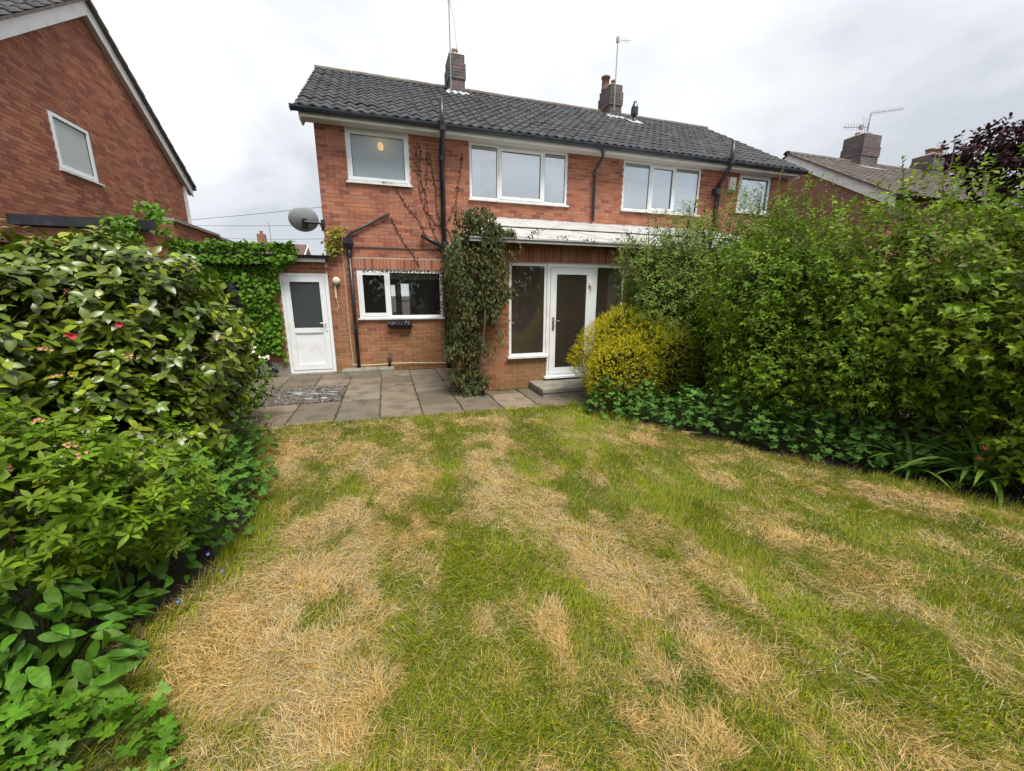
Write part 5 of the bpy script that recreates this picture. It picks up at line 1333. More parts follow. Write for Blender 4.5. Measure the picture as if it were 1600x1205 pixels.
    V2, F2 = bake(np.array([(-1, 0, 0), (1, 0, 0), (0, 1, 0)], float), np.array([(0, 1, 2)]), M[~nr], P3[~nr])
    V, F = np.concatenate([V1, V2]), np.concatenate([F1, F2 + len(V1)])
    tt = np.concatenate([np.repeat(tn[nr], 5, axis=0), np.repeat(tn[~nr], 3, axis=0)])
    tag(np_mesh('grass', V, F, 'grass', None, tt), 'short mown grass streaked with dry straw-coloured clippings', 'grass', kind='stuff')
    return n
N_BLADES = lawn_blades()
print('blades', N_BLADES)

# garden beds
def bed(name, pts):
    m = MB(); c = np.mean(np.array(pts), axis=0)
    tag(m.poly([(x, y, 0.0) for x, y in pts]).build(name, 'soil'), kind='structure')
bed('garden_bed_left', [(x + 0.10, y) for x, y in zip(LE_X, LE_Y)] + [(-1.78, 5.75), (-1.78, 6.6), (-3.2, 6.6), (-3.2, 8.4), (-6, 8.4), (-6, -9)])
bed('garden_bed_right', [(x - 0.08, y) for x, y in zip(RE_X, RE_Y)][::-1] + [(10, -9), (10, 6.7), (3.9, 6.7), (3.9, 5.4)][:3] + [(4.7, 6.7), (4.7, 5.42), (2.7, 5.42)])

# gravelled square in the patio, with slate bits
def gravel():
    rng = np.random.default_rng(8); n = 2600
    g = MB().quad((-1.98, 6.78, -0.012), (-0.79, 6.78, -0.012), (-0.79, 8.0, -0.012), (-1.98, 8.0, -0.012)); 
    x, y = rng.uniform(-1.96, -0.80, n), rng.uniform(6.8, 7.99, n); z = rng.uniform(-0.012, 0.006, n)
    tv = np.array([(-1, -.7, 0), (1, -.8, 0), (.9, .8, 0), (-.9, .7, 0), (-.5, -.4, .6), (.6, -.4, .7), (.4, .5, .55), (-.5, .4, .65)], float)
    tf = np.array([(0, 1, 5), (0, 5, 4), (1, 2, 6), (1, 6, 5), (2, 3, 7), (2, 7, 6), (3, 0, 4), (3, 4, 7), (4, 5, 6), (4, 6, 7)])
    fr = frames(unit(np.stack([np.cos(x * 99), np.sin(x * 99), x * 0], 1)), unit(np.array([0, 0, 1.0]) + rng.normal(0, .3, (n, 3))))
    sz = rng.uniform(0.009, 0.026, n)
    tn = np.array([(0.11, 0.085, 0.065), (0.16, 0.14, 0.12), (0.07, 0.065, 0.062), (0.22, 0.20, 0.17), (0.12, 0.10, 0.09)])[rng.integers(0, 5, n)] * rng.uniform(0.7, 1.2, (n, 1))
    V, F = bake(tv, tf, fr * sz[:, None, None], np.stack([x, y, z], 1))
    tag(np_mesh('gravel', V, F, 'stone', None, np.repeat(tn, 8, axis=0)), 'brown gravel filling the gap left by lifted slabs before the back door', 'gravel', kind='stuff')
    k = 12
    for i in range(k):
        px_, py_ = rng.uniform(-1.7, -0.85), rng.uniform(6.9, 7.55)
        a = rng.uniform(0, 3.1); s1, s2 = rng.uniform(0.05, 0.12), rng.uniform(0.03, 0.07)
        pts = [(px_ + s1 * math.cos(a + b) * f, py_ + s2 * math.sin(a + b) * f, 0.012 + 0.008 * math.sin(b)) for b, f in ((0.2, 1), (1.2, .9), (2.4, 1.05), (3.4, .85), (4.6, 1), (5.5, .9))]
        o = MB().prism(pts, (0, 0, 0.012)).build('slate_piece', 'stone', None, tint=np.array((0.20, 0.215, 0.215)) * rng.uniform(0.35, 1.5))
        tag(o, 'broken grey slate piece lying on the gravel square', 'slate', 'slate pieces on the gravel')
    MB().quad((0, 0, 0), (0, 0, 0), (0, 0, 0), (0, 0, 0))
    tag(g.build('gravel_bed', 'soil'), kind='structure')
gravel()

# moss and weeds along the joints of the patio and the foot of the walls
def joint_weeds():
    rng = np.random.default_rng(19); pts = []
    for a, b in cols[2:12]:
        for _ in range(int(rng.integers(60, 160))): pts.append((b + rng.normal(0, .008), 5.5 + abs(rng.normal(0, 1.2)) if rng.uniform() < .7 else rng.uniform(5.5, 9.2)))
    for _ in range(500): pts.append((rng.choice([rng.uniform(-0.95, 1.2), rng.uniform(-3, -2.1)]), 9.28 - abs(rng.normal(0, .02))))
    for _ in range(260): pts.append((rng.uniform(1.55, 2.45), 6.73 - abs(rng.normal(0, .02))))
    P = np.array(pts); P = P[~((P[:, 0] > 1.5) & (P[:, 1] > 6.74))]; n = len(P); keep = fbm(P[:, 0] * 3, P[:, 1] * 3, 5) > 0.47; P = P[keep]; n = len(P)
    tl, a = np.radians(rng.uniform(10, 70, n)), rng.uniform(0, 6.28, n); d = np.stack([np.sin(tl) * np.cos(a), np.sin(tl) * np.sin(a), np.cos(tl)], 1)
    tv, tf = leaf_small(0.16, 0.03, 0.2); V, F = bake(tv, tf, frames(d, rng.normal(0, 1, (n, 3))) * rng.uniform(0.012, 0.045, n)[:, None, None], np.concatenate([P, np.full((n, 1), -0.004)], 1))
    tag(np_mesh('joint_weeds', V, F, 'leaf_dull', None, np.repeat(palette((0.10, 0.15, 0.025), n, rng, .3, .1), len(tv), axis=0)), 'tiny weeds and moss in the paving joints and along the wall foot', 'weeds', kind='stuff')
joint_weeds()

# ------------------------------------------------------------------ left border
OV = leaf_fine(0.27, 0.07, 0.16); SM = leaf_small(0.27, 0.07, 0.12)
cam_l = [((-2.5, 4.0, 1.15), (0.95, 0.9, 1.02)), ((-1.98, 4.0, 1.12), (0.74, 0.78, 0.98)), ((-2.75, 3.25, 1.20), (0.75, 0.75, 0.80)), ((-3.3, 3.4, 1.3), (0.8, 0.8, 0.75)), ((-1.95, 3.5, 0.75), (0.55, 0.55, 0.62))]
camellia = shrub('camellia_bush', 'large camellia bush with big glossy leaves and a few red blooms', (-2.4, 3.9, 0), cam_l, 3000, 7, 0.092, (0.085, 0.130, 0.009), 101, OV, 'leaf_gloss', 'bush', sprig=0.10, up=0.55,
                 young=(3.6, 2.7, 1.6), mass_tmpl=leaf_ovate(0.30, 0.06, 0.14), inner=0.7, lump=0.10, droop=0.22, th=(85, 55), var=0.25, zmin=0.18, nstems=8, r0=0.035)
flowers(camellia, [on_y(106, 523, 2.95), on_y(112, 526, 2.93), on_y(187, 507, 3.15)], 0.018, (0.36, 0.025, 0.055), 5, 7, cup=0.9)
# azalea: whorls of soft yellow-green leaves with pale buds
az_l = [((-1.62, 2.15, 0.80), (0.42, 0.40, 0.42)), ((-1.45, 2.45, 0.62), (0.42, 0.38, 0.40)), ((-1.95, 2.1, 1.0), (0.45, 0.4, 0.40))]
azalea = shrub('azalea_bush', 'yellow-green azalea with whorled soft leaves and pale pink buds in front of the camellia', (-1.65, 2.25, 0), az_l, 620, 9, 0.062, (0.12, 0.20, 0.010), 102, leaf_ovate(0.19, 0.03, 0.10), 'leaf', 'bush',
               sprig=0.03, up=1.0, young=(1.4, 1.35, 0.9), inner=0.5, th=(88, 62), droop=0.05, lump=0.16, zmin=0.25, nstems=7, r0=0.014, jitter=0.25)
bpts = []
rngb = np.random.default_rng(3)
for (bx_, by_) in ((92, 585), (55, 655), (15, 738), (130, 712), (75, 547), (108, 690), (200, 560)):
    c_ = on_y(bx_, by_, 2.05 if by_ > 600 else 2.2)
    for _ in range(4): bpts.append(c_ + rngb.normal(0, 0.012, 3))
flowers(azalea, bpts, 0.008, (0.45, 0.25, 0.13), 6, 4, 'flower_bud', cup=0.9)
# blue-flowered alkanet with big coarse basal leaves
BIG = leaf_fine(0.21, 0.05, 0.30, 0.012)
alk = clump('alkanet_plant', 'coarse dark green leafy plant with tiny blue flowers beside the straw patch', (-1.60, 2.0), 0.36, 0.55, 420, 0.10, (0.068, 0.155, 0.014), 103, BIG, flop=0.15, tilt=0.7)
flowers(alk, [on_ground(42, 898, 0.42), on_ground(325, 866, 0.18), on_ground(348, 892, 0.05), on_ground(278, 940, 0.05), on_ground(60, 905, 0.4), on_ground(18, 900, 0.45)], 0.010, (0.10, 0.17, 0.60), 7, 5)
alk2 = clump('alkanet_plant', 'broad-leaved plant with upright pointed leaves at the foot of the camellia', (-1.62, 2.75), 0.45, 0.55, 330, 0.105, (0.062, 0.145, 0.014), 104, BIG, flop=0.1, tilt=0.6)
clump('alkanet_plant', 'low floppy broad leaves spreading onto the edge of the straw patch', (-1.48, 1.76), 0.20, 0.22, 46, 0.17, (0.085, 0.165, 0.016), 108, BIG, flop=0.1, tilt=0.5)
PAL = leaf_palmate(5, 0.48, True, 0.10)
for i, (cx_, cy_, r_, h_, n_, ll, lab) in enumerate([
        (-1.38, 3.05, 0.36, 0.62, 240, 0.085, 'tall cranesbill clump of lobed leaves below the camellia'),
        (-1.33, 3.55, 0.34, 0.50, 230, 0.080, 'cranesbill clump spilling onto the lawn edge beside the camellia'),
        (-1.58, 4.15, 0.36, 0.52, 230, 0.078, 'dark cranesbill mound between the camellia and the lawn'),
        (-1.72, 4.75, 0.34, 0.42, 200, 0.075, 'bluish cranesbill mound close to the patio corner')]):
    clump('cranesbill_plant', lab, (cx_, cy_), r_, h_, n_, ll, (0.07, 0.15, 0.022), 110 + i, PAL, 'leaf_dull', group='cranesbill clumps beside the camellia')
clump('buttercup_plant', 'clump of deeply cut leaves beside the broad floppy leaves at the straw edge', (-1.33, 1.42), 0.34, 0.36, 460, 0.078, (0.072, 0.155, 0.010), 120, leaf_palmate(5, 0.55, True, 0.12), tilt=0.6)
clump('buttercup_plant', 'small seedling with three lobed leaves standing on the straw', (-0.96, 1.62), 0.07, 0.14, 7, 0.075, (0.13, 0.23, 0.03), 121, leaf_palmate(3, 0.55, True, 0.08), tilt=0.4)
clump('buttercup_plant', 'tiny lobed leaf plant at the very edge of the straw patch', (-0.84, 1.36), 0.06, 0.12, 6, 0.08, (0.12, 0.22, 0.03), 122, leaf_palmate(3, 0.55, True, 0.08), tilt=0.4)
# long stalk leaning out of the border
rt = tag(empty('leaning_stalk', tuple(on_ground(178, 870, 0.3))), 'pale leaning flower stalk with a few leaves rising from the border', 'stalk')
q0, q1 = on_y(178, 878, 2.25), on_y(272, 742, 2.4)
MB().tube([q0 - np.array([0, 0, 0.35]), q0, (q0 + q1) / 2 + np.array([0, 0, .01]), q1], [0.006, 0.006, 0.005, 0.003], 6).build('stem', 'stem_green', rt)
# lacecap viburnum and perennials at the patio corner
vib = shrub('viburnum_shrub', 'spreading viburnum with flat white flower heads beside the patio', (-2.15, 6.0, 0), [((-1.98, 5.85, 0.62), (0.42, 0.42, 0.46)), ((-2.3, 6.2, 0.6), (0.45, 0.4, 0.45))], 420, 6, 0.075, (0.12, 0.20, 0.03), 130, OV, sprig=0.07, limit=120, zmin=0.1)
rv = np.random.default_rng(31); vp = []
for (ax_, ay_) in ((372, 548), (388, 552), (400, 560), (412, 559), (365, 560), (380, 545)):
    c_ = on_y(ax_ + 2, ay_, 5.5)
    for _ in range(9): vp.append(c_ + rv.normal(0, 1, 3) * np.array([0.05, 0.05, 0.008]))
flowers(vib, vp, 0.02, (0.78, 0.78, 0.66), 8, 5, face=(0, -.3, 1))
clump('cranesbill_plant', 'fresh green leafy clump under the viburnum at the gravel edge', (-1.98, 5.55), 0.34, 0.5, 190, 0.075, (0.08, 0.19, 0.035), 131, PAL, 'leaf_dull', limit=150)
dead = tag(empty('dead_plant', (-1.62, 5.35, 0)), 'brown withered twiggy plant at the patio corner', 'plant')
rngd = np.random.default_rng(4)
for i in range(26):
    a = rngd.uniform(0, 6.28); l_ = rngd.uniform(0.15, 0.42)
    b = np.array([-1.68 + rngd.normal(0, .1), 5.3 + rngd.normal(0, .12), 0]); t = b + np.array([math.cos(a) * l_ * .6, math.sin(a) * l_ * .6, l_ * .7])
    MB().tube([b, (b + t) / 2 + np.array([0, 0, .05]), t], [0.005, 0.004, 0.002], 5).build('twig', 'twig', dead)
# fine dark evergreen behind the camellia
shrub('evergreen_shrub', 'fine-leaved grey-green evergreen between the camellia and the garage', (-3.6, 7.0, 0), [((-3.45, 7.0, 1.25), (0.45, 0.5, 1.12)), ((-4.0, 7.2, 1.4), (0.5, 0.5, 1.1))], 2400, 6, 0.04, (0.055, 0.085, 0.035), 140, leaf_small(0.12, 0.02, 0.05), 'leaf_dull', sprig=0.09, limit=0, shell=(0.7, 1.05), lump=0.14, nstems=4)
shrub('laurel_bush', 'light green bush showing above the camellia against the garage', (-5.0, 6.3, 0), [((-4.9, 6.3, 1.75), (0.7, 0.6, 0.65)), ((-4.7, 6.2, 1.0), (0.8, 0.7, 0.9))], 700, 7, 0.10, (0.12, 0.17, 0.03), 141, OV, 'leaf_gloss', 'bush', limit=60, nstems=4)

# ------------------------------------------------------------------ climbers
def wall_climber(name, label, base, samples, Nr, tint, seed, leaf_len, tmpl, material, limit, cat='climber', nv=0.55, hang=0.8, var=0.25, rough_out=0.10, k=1):
    """leaves over a wall: samples (K,3) root points on the wall face, Nr (K,3) outward"""
    rng = np.random.default_rng(seed); root = tag(empty(name, base), label, cat)
    K = len(samples); out = rng.uniform(0.02, rough_out, K)
    bumps = fbm(samples[:, 0] * 3 + samples[:, 1] * 3, samples[:, 2] * 3, seed) * 1.6
    pos = samples + Nr * (out * bumps)[:, None]
    nm = unit(Nr * 1.0 + np.array([0, 0, .45]) + rng.normal(0, nv, (K, 3)))
    d = unit(np.array([0, 0, -hang]) + Nr * .35 + rng.normal(0, .55, (K, 3)))
    ln = leaf_len * rng.uniform(0.6, 1.25, K)
    tn = palette(tint, K, rng, var, 0.08) * (0.75 + 0.5 * bumps / 1.6)[:, None]
    put_leaves(root, tmpl, pos, frames(d, nm), ln, tn, material, limit, rng, out * bumps)
    return root
# ivy over the store wall
rngi = np.random.default_rng(17); S_, N_ = [], []
while len(S_) < 3400:
    x, z = rngi.uniform(-3.75, -1.62), rngi.uniform(0.35, 2.62)
    if z < 0.38 + 0.10 * math.sin(x * 5) + 0.06 * math.sin(x * 13): continue
    if x > -2.04 + 0.05 * math.sin(z * 7) and z < 2.2 + 0.05 * math.sin(x * 23): continue
    if x > -2.04 and z < 2.12 + (x + 2.04) * 0.62: continue
    if -3.04 < x < -2.70 and 1.42 < z < 1.93: continue
    y = HY - 0.03 if z < 2.3 else HY - 0.16 - 0.03 * rngi.uniform()
    S_.append((x, y, z)); N_.append((0, -1, 0) if z < 2.45 else (0, -.6, .8))
for _ in range(500):
    S_.append((rngi.uniform(-3.75, -1.7), rngi.uniform(9.2, 9.9), 2.50 + rngi.uniform(0, 0.06))); N_.append((0, -.2, 1))
wall_climber('ivy', 'bright green ivy covering the store wall round a dark window beside the white door', (-2.8, HY - .05, 0.4), np.array(S_), np.array(N_, float), (0.085, 0.19, 0.012), 150, 0.088, leaf_ivy(), 'leaf', 300, rough_out=0.17)
S_, N_ = [], []
for _ in range(230):
    t = rngi.uniform(0, 1); S_.append((-1.0 + 0.16 * t + rngi.normal(0, .09), HY - 0.05, 2.48 + 0.55 * t + rngi.normal(0, .05))); N_.append((0, -1, .2))
wall_climber('golden_ivy', 'small tuft of yellow-green ivy on the house corner by the hopper', (-0.95, HY - .05, 2.45), np.array(S_), np.array(N_, float), (0.23, 0.24, 0.03), 151, 0.055, leaf_ivy(), 'leaf', 120, rough_out=0.14, var=0.35)
S_, N_ = [], []
for _ in range(360):
    if rngi.uniform() < 0.5: S_.append((rngi.uniform(-4.25, -3.75), 8.48, rngi.uniform(2.45, 2.92))); N_.append((0, -1, .2))
    else: S_.append((-3.84 + rngi.normal(0, .08), 9.1 + rngi.normal(0, .15), rngi.uniform(2.7, 3.22))); N_.append((.3, -1, .2))
wall_climber('ivy', 'patch of green ivy on the garage corner under the gable house', (-3.9, 8.45, 2.4), np.array(S_), np.array(N_, float), (0.09, 0.19, 0.014), 152, 0.085, leaf_ivy(), 'leaf', 120, rough_out=0.2)

# clematis over the corner of the extension: dense hanging curtain of small leaves
rngc = np.random.default_rng(23); S_, N_ = [], []
def creeper_edge(z):   # right hand edge of the mass on the front wall
    return float(np.interp(z, [0, 0.5, 0.9, 1.3, 1.7, 2.2, 2.5, 2.75], [1.55, 1.62, 1.78, 1.88, 1.95, 2.02, 2.10, 2.2]))
while len(S_) < 10500:
    side = rngc.uniform() < 0.40
    z = rngc.uniform(0.02, 3.05)
    if side:
        y = rngc.uniform(6.55, 7.9 if z > 0.4 else 7.0); o = 0.10 + 0.34 * rngc.uniform() ** 1.2 * (1.25 - 0.25 * z / 3)
        if z > 2.6 and y > 7.0: continue
        if float(fbm(np.array([y * 4.0]), np.array([z * 2.2]), 7)[0]) < 0.40: continue
        S_.append((EX0 - o + 0.1, y, z)); N_.append((-1, -.25, .15))
    else:
        xe = creeper_edge(min(z, 2.75)) + 0.10 * math.sin(z * 8.3) + 0.06 * math.sin(z * 19); xs_ = 1.06 + 0.10 * math.sin(z * 4.1 + 2) + 0.05 * math.sin(z * 15); x = rngc.uniform(xs_, xe)
        dens = float(fbm(np.array([x * 5.0]), np.array([z * 1.8]), 13)[0])
        if dens < 0.33 + 0.14 * (x > 1.6): continue
        if z < 1.2 and x > 1.5 + 0.12 * math.sin(z * 9) and rngc.uniform() < 0.85: continue
        if z > 2.55 and abs(x - 1.5) > 0.12 + 0.75 * (3.05 - z): continue
        o = 0.04 + 0.30 * rngc.uniform() ** 0.8 * (0.5 + dens)
        if x < EX0: o -= 0.12
        S_.append((x, FY - o, z)); N_.append((-.15, -1, .15))
for _ in range(700):      # over the eaves
    x = rngc.uniform(1.35, 2.1); t = rngc.uniform(-0.03, 0.2) * (1 - (x - 1.35) / 1.2); p = lean(x, t); S_.append((p[0], p[1], p[2] + 0.05 + 0.30 * rngc.uniform() * max(0.0, 1 - (x - 1.35) / .6))); N_.append((0, -.4, 1))
for k in range(26):       # loose shoots hanging clear of the mass
    x0_, z0_ = rngc.uniform(1.1, 2.05), rngc.uniform(0.9, 2.6); l_ = rngc.uniform(0.2, 0.5)
    for t in np.arange(0, 1, 0.08): S_.append((x0_ + 0.06 * math.sin(t * 4 + k), FY - 0.30 - 0.06 * t, z0_ - l_ * t)); N_.append((0, -1, .1))
S_ = np.array(S_)
clem = wall_climber('clematis', 'brownish green clematis hanging over the corner of the brick extension', (1.4, 6.6, 0), S_, np.array(N_, float), (0.085, 0.095, 0.035), 160, 0.072, leaf_small(0.24, 0.05, 0.15), 'leaf_dull', 300, rough_out=0.10, var=0.4, hang=1.1)
stems(clem, (1.38, 6.62, 0), [(1.3, 6.6, 1.9), (1.45, 6.55, 2.4), (1.2, 6.75, 1.6), (1.6, 6.6, 2.3)], 0.02, 0.008, rngc, 'twig', bend=0.05)
# leaves trailing along the eaves
S_ = []
for c0 in ((2.35, 0.02), (2.62, 0.16), (2.98, 0.03), (3.45, 0.02), (4.15, 0.01), (4.3, 0.0), (4.38, 0.0), (4.0, 0.0)):
    for _ in range(16): p = lean(c0[0] + rngc.normal(0, .07), c0[1] + rngc.normal(0, .03)); S_.append((p[0], p[1], p[2] + 0.035))
tr = wall_climber('clematis_trail', 'sparse brown clematis stems trailing along the white lean-to roof edge', (3.2, 6.5, 2.62), np.array(S_), np.tile(np.array([(0, -.4, .9)]), (len(S_), 1)), (0.10, 0.085, 0.045), 161, 0.06, leaf_small(0.24), 'leaf_dull', 100)
pts = [lean(2.0, 0.1, .05), lean(2.4, 0.42, .07), lean(2.7, 0.30, .06), lean(2.95, .34, .07), lean(3.4, 0.5, .08), lean(3.75, 0.2, .07), lean(4.0, .03, .05)]
MB().tube(pts, 0.003, 5).build('stem', 'twig', tr)
MB().tube([lean(1.9, 0.03, .06), lean(2.5, -0.012, .05), lean(3.2, -0.012, .05), lean(4.4, -.012, .05)], 0.004, 5).build('stem', 'twig', tr)
# thin vine strands climbing the brick of the main wall
strands = [[(715, 395), (700, 360), (680, 350), (665, 330), (655, 300), (652, 260), (650, 230)], [(690, 390), (672, 350), (664, 300), (668, 250), (667, 225)], [(700, 380), (682, 330), (680, 290), (673, 255), (672, 240)],
           [(690, 395), (664, 365), (655, 345), (633, 320), (622, 300), (616, 288)], [(700, 345), (712, 320), (716, 290), (720, 265), (722, 240)], [(655, 415), (643, 395), (628, 375), (617, 352), (612, 340)], [(640, 292), (630, 292), (600, 286), (590, 288)], [(662, 300), (658, 280), (655, 262), (658, 240), (655, 225)]]
vine = tag(empty('wall_vine', (1.2, HY - 0.01, 2.6)), 'thin dark vine strands with withered leaves climbing the brick below the bathroom window', 'vine')
S_ = []
for st_ in strands:
    P_ = [on_y(x, y, HY - 0.016) for x, y in st_]
    MB().tube(P_, 0.006, 5).build('strand', 'twig', vine)
    for a, b in zip(P_[:-1], P_[1:]):
        L_ = np.linalg.norm(b - a)
        for t in np.arange(0, 1, 0.035 / max(L_, .01)): S_.append(a + (b - a) * t + np.array([rngc.normal(0, .018), 0, rngc.normal(0, .015)]))
S_ = np.array(S_); K = len(S_)
put_leaves(vine, leaf_small(0.3), S_, frames(unit(rngc.normal(0, 1, (K, 3)) + np.array([0, -.3, -.5])), unit(np.array([0, -1, .3]) + rngc.normal(0, .4, (K, 3)))), rngc.uniform(0.035, 0.06, K), palette((0.060, 0.035, 0.028), K, rngc, 0.3, 0.1), 'leaf_dull', 0, rngc)
# vine round the kitchen window head
S_ = np.array([(rngc.uniform(-0.5, 1.2), HY - 0.03, 2.19 + rngc.normal(0, .02)) for _ in range(150)] + [(1.22 + rngc.normal(0, .05), HY - .05, rngc.uniform(1.3, 2.3)) for _ in range(130)] + [(1.34 + rngc.normal(0, .07), 9.16, rngc.uniform(0.6, 2.75)) for _ in range(420)])
wall_climber('wall_vine', 'dark creeper leaves round the black pipe and head of the kitchen window', (1.2, HY - .02, 1.2), S_, np.tile(np.array([(0, -1., .1)]), (len(S_), 1)), (0.045, 0.042, 0.026), 163, 0.05, leaf_small(0.28), 'leaf_dull', 0, cat='vine')

# ------------------------------------------------------------------ right border
OV2 = leaf_ovate(0.28, 0.05, 0.14)
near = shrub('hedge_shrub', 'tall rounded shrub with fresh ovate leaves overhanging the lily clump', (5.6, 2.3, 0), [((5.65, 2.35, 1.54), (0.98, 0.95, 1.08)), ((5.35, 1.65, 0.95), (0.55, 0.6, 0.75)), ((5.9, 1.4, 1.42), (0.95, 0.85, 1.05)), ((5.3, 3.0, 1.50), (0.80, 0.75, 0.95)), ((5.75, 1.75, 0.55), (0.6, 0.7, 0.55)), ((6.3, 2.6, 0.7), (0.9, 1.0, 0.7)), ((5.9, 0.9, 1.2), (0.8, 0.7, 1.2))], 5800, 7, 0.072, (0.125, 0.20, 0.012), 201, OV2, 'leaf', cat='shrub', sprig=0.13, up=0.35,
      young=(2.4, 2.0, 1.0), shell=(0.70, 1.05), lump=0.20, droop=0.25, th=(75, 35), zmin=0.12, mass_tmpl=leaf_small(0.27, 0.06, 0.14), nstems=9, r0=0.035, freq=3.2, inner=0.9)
flowers(near, [on_y(1540, 700, 1.75), on_y(1530, 715, 1.78)], 0.014, (0.26, 0.03, 0.03), 9, 6)
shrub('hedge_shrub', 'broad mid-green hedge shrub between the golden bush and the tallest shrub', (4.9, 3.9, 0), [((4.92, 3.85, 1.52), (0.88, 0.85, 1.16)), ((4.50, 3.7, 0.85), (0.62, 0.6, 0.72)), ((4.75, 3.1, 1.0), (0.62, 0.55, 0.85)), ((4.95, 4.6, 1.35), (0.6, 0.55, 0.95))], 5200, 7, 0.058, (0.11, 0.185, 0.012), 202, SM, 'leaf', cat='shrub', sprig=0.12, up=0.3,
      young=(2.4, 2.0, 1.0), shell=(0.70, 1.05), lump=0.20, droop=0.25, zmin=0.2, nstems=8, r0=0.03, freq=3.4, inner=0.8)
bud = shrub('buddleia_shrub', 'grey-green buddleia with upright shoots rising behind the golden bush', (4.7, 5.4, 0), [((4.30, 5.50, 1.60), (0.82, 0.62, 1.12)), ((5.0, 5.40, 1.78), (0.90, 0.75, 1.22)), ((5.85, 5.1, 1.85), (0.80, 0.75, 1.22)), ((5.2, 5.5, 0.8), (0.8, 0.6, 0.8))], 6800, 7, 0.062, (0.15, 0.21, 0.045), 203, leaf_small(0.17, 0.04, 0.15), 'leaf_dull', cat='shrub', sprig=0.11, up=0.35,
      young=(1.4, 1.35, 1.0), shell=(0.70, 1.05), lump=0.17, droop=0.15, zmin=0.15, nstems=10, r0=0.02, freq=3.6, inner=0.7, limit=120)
# buddleia shoots standing above the crown
rngs = np.random.default_rng(77)
sp, sd, sn, sl_ = [], [], [], []
for (ax_, ay_, bx_, by_, Y_) in ((1075, 345, 1078, 318, 5.3), (1100, 345, 1102, 316, 5.3), (1015, 352, 1012, 332, 5.4), (1200, 330, 1222, 268, 5.0), (1185, 330, 1190, 290, 5.1), (1215, 320, 1235, 285, 5.0), (1140, 345, 1145, 325, 5.2), (1250, 330, 1262, 300, 4.9), (1420, 300, 1410, 250, 3.2), (1050, 350, 1040, 330, 5.4)):
    a, b = on_y(ax_, ay_, Y_) - np.array([0, 0, .25]), on_y(bx_, by_, Y_)
    MB().tube([a, (a + b) / 2 + np.array([.02, 0, 0]), b], [0.006, 0.005, 0.002], 5).build('shoot', 'stem_green', bud)
    L_ = np.linalg.norm(b - a); ax0 = unit(b - a)
    for t in np.arange(0.1, 1.02, 0.045 / L_):
        for _ in range(3):
            r3 = unit(np.cross(ax0, rngs.normal(0, 1, 3))); sp.append(a + (b - a) * min(t, 1)); sd.append(unit(r3 + ax0 * (0.5 + t * .6))); sn.append(ax0 * 0.8 - r3 * .3); sl_.append(0.085 * (1.1 - .4 * t) * rngs.uniform(.7, 1.2))
sp, sd, sn, sl_ = map(np.array, (sp, sd, sn, sl_))
put_leaves(bud, leaf_small(0.17, 0.04, 0.15), sp, frames(sd, sn), sl_, palette((0.12, 0.17, 0.055), len(sp), rngs, 0.2), 'leaf_dull', 0, rngs, mass='shoot_leaves')
# golden heather-like bush: upright shoots set with tiny leaves
def golden_shoot():
    parts = []; tv, tf = leaf_tiny(0.17, 0.02)
    for i in range(9):
        t = i / 9; a = i * 2.4; d = unit(np.array([math.cos(a), math.sin(a), 1.0])); n_ = np.array([-math.cos(a), -math.sin(a), .8])
        parts.append((tv, tf, frames(d[None], n_[None])[0] * (0.36 - .12 * t), (0, 0, t * .85)))
    V, F = merge(parts); return np.stack([V[:, 0], V[:, 2], -V[:, 1]], 1), F
gb = tag(empty('golden_bush', (3.6, 5.45, 0)), 'rounded golden yellow bush of fine upright shoots in front of the patio door', 'bush')
rngg = np.random.default_rng(33)
gl = [((3.80, 5.50, 0.70), (0.95, 0.70, 0.80)), ((3.42, 5.15, 0.52), (0.58, 0.45, 0.58)), ((4.15, 5.15, 0.62), (0.62, 0.5, 0.68))]
P, Nr, s = lobe_points(gl, 13000, rngg, (0.84, 1.02), 0.06, 0.05, 5)
ax = unit(Nr * 1.0 + np.array([0, 0, .2]) + rngg.normal(0, .42, P.shape))
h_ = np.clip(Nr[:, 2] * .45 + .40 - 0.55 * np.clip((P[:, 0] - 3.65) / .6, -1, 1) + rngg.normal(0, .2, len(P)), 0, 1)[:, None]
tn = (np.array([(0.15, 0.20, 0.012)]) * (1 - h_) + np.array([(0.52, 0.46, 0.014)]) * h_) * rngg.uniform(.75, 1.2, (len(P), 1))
put_leaves(gb, golden_shoot(), P, frames(ax, rngg.normal(0, 1, P.shape)), rngg.uniform(0.045, 0.09, len(P)), tn, 'leaf', 300, rngg, np.clip(s, .8, 1) ** 6, single='shoot')
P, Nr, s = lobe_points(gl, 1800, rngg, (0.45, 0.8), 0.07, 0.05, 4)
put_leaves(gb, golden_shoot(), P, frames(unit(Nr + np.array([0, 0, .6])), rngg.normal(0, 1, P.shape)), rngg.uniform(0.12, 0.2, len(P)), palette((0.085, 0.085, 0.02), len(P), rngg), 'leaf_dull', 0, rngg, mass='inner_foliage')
stems(gb, (3.6, 5.45, 0), [(3.4, 5.4, .6), (3.9, 5.5, .6), (3.6, 5.2, .55), (3.2, 5.2, .5)], 0.02, 0.008, rngg)
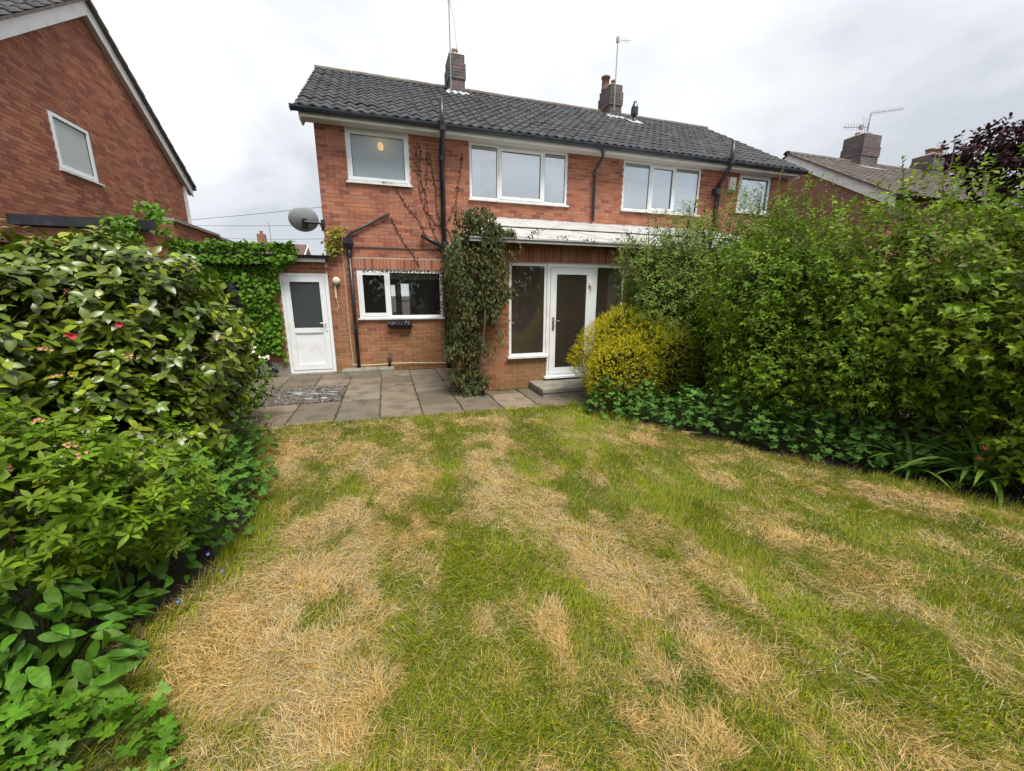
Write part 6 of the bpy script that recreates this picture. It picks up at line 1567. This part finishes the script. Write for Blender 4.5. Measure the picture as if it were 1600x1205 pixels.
for i, (cx_, cy_, r_, h__, n_, lab) in enumerate([
        (3.05, 4.88, 0.36, 0.55, 260, 'blue-green cranesbill mound at the foot of the golden bush'),
        (3.42, 4.50, 0.36, 0.52, 240, 'cranesbill clump between the golden bush and the hedge shrub'),
        (3.72, 4.02, 0.38, 0.55, 260, 'cranesbill clump under the broad hedge shrub, beside the fallen sticks'),
        (4.02, 3.50, 0.40, 0.62, 280, 'large-leaved cranesbill clump midway along the shrub hedge'),
        (4.32, 3.00, 0.40, 0.55, 270, 'cranesbill clump spilling onto the lawn under the hedge'),
        (4.66, 2.60, 0.36, 0.46, 230, 'cranesbill clump next to the strap-leaved lily'),
        (5.02, 2.25, 0.36, 0.42, 200, 'low leafy clump in the dark hollow behind the lilies')]):
    clump('cranesbill_plant', lab, (cx_, cy_), r_, h__, n_, 0.092, (0.075, 0.16, 0.032), 210 + i, PAL, 'leaf_dull', group='cranesbill clumps under the shrub hedge', limit=200)
# strap-leaved lilies
for i, (cx_, cy_, n_, L_, lab) in enumerate([(4.74, 2.24, 44, 0.72, 'arching strap-leaved lily clump under the tall shrub'), (5.02, 1.86, 50, 0.78, 'strap-leaved lily sprawling onto the lawn below the red flower'), (5.22, 1.55, 34, 0.65, 'strap-leaved lily half hidden at the end of the border')]):
    rng = np.random.default_rng(230 + i); root = tag(empty('lily_plant', (cx_, cy_, 0)), lab, 'plant', 'strap-leaved lilies')
    a = rng.uniform(0, 6.28, n_)
    base_ = np.stack([cx_ + rng.normal(0, .05, n_), cy_ + rng.normal(0, .05, n_), np.full(n_, 0.02)], 1)
    tl = np.radians(rng.uniform(5, 48, n_)); d = np.stack([np.sin(tl) * np.cos(a), np.sin(tl) * np.sin(a), np.cos(tl)], 1)
    nm = np.stack([-np.cos(tl) * np.cos(a), -np.cos(tl) * np.sin(a), np.sin(tl)], 1)
    for b_, (lo, hi) in ((1.3, (0, n_ // 2)), (1.9, (n_ // 2, n_))):
        q = slice(lo, hi); put_leaves(root, leaf_strap(b_, 0.026), base_[q], frames(d[q], nm[q]), L_ * rng.uniform(.6, 1.15, hi - lo), palette((0.10, 0.18, 0.03), hi - lo, rng, .2), 'leaf', 40, rng)
# fallen sticks on the lawn edge
tag(MB().tube([on_ground(1018, 671, .03), on_ground(1046, 675, .025)], 0.012, 6).build('stick', 'straw_stick'), 'short pale stick lying at the foot of the cranesbill', 'stick')
tag(MB().tube([on_ground(1065, 675, .03), on_ground(1092, 676, .03)], 0.009, 6).build('stick', 'straw_stick'), 'thin brown twig lying beside the pale stick on the lawn edge', 'stick')
tag(MB().add([on_ground(208, 985, .03), on_ground(222, 978, .05), on_ground(237, 988, .03), on_ground(225, 998, .06), on_ground(214, 999, .03)], [(0, 1, 3, 4), (1, 2, 3)]).build('dead_leaf', 'clay'), 'curled brown dead leaf on the grass at the bed edge', 'leaf')

# purple smoke bush over the hedge
smoke = shrub('smoke_tree', 'dark purple-leaved smoke tree rising above the shrub hedge', (8.2, 3.6, 0), [((8.85, 3.75, 3.55), (0.60, 0.6, 0.48)), ((9.6, 3.6, 3.8), (0.6, 0.6, 0.42)), ((8.25, 3.9, 3.65), (0.30, 0.35, 0.24))], 620, 7, 0.085, (0.030, 0.012, 0.018), 240, leaf_ovate(0.36, 0.04, 0.1), 'leaf_dull', 'tree', sprig=0.14, up=0.5, young=(2.2, 1.2, 1.3), inner=0.3, limit=200, lump=0.25, nstems=7, r0=0.05, shell=(0.7, 1.12), hue=0.1)
rngp = np.random.default_rng(9)
for (pa, pb) in (((1480, 290), (1545, 215)), ((1500, 290), (1530, 240)), ((1475, 285), (1492, 225)), ((1545, 235), (1575, 190))):
    MB().tube([on_y(*pa, 3.9), on_y((pa[0] + pb[0]) / 2 + 3, (pa[1] + pb[1]) / 2, 3.9), on_y(*pb, 3.9)], [0.02, 0.014, 0.007], 6).build('branch', 'bark', smoke)

# garden end behind the camera: what the panes mirror
for i, (x, y, h, r) in enumerate([(-6.5, -9, 5.5, 2.2), (-1.5, -11, 6.5, 2.6), (3.5, -10, 5.0, 2.2), (8.5, -9, 6.0, 2.4)]):
    shrub('garden_tree', ['broad leafy tree behind the low end hedge of the garden', 'tallest leafy tree behind the low end hedge', 'smallest leafy tree behind the low end hedge', 'second tallest leafy tree behind the low end hedge'][i], (x, y, 0), [((x, y, h * .6), (r, r * .9, h * .4)), ((x + .8, y - .3, h * .45), (r * .8, r * .8, h * .35))], 900, 7, 0.22, (0.06, 0.10, 0.02), 300 + i, leaf_small(0.3), 'leaf_dull', 'tree', limit=0, sprig=.3, inner=.4, nstems=5, r0=.14, twigs=False, lump=.15)
shrub('back_hedge', 'low clipped hedge closing the end of the garden opposite the house', (2, -8, 0), [((-4 + 2.4 * j, -8, .9), (1.6, .6, 1.0)) for j in range(6)], 1500, 6, 0.12, (0.05, 0.09, 0.02), 310, leaf_small(0.3), 'leaf_dull', 'hedge', limit=0, sprig=.15, inner=.4, nstems=6, twigs=False)
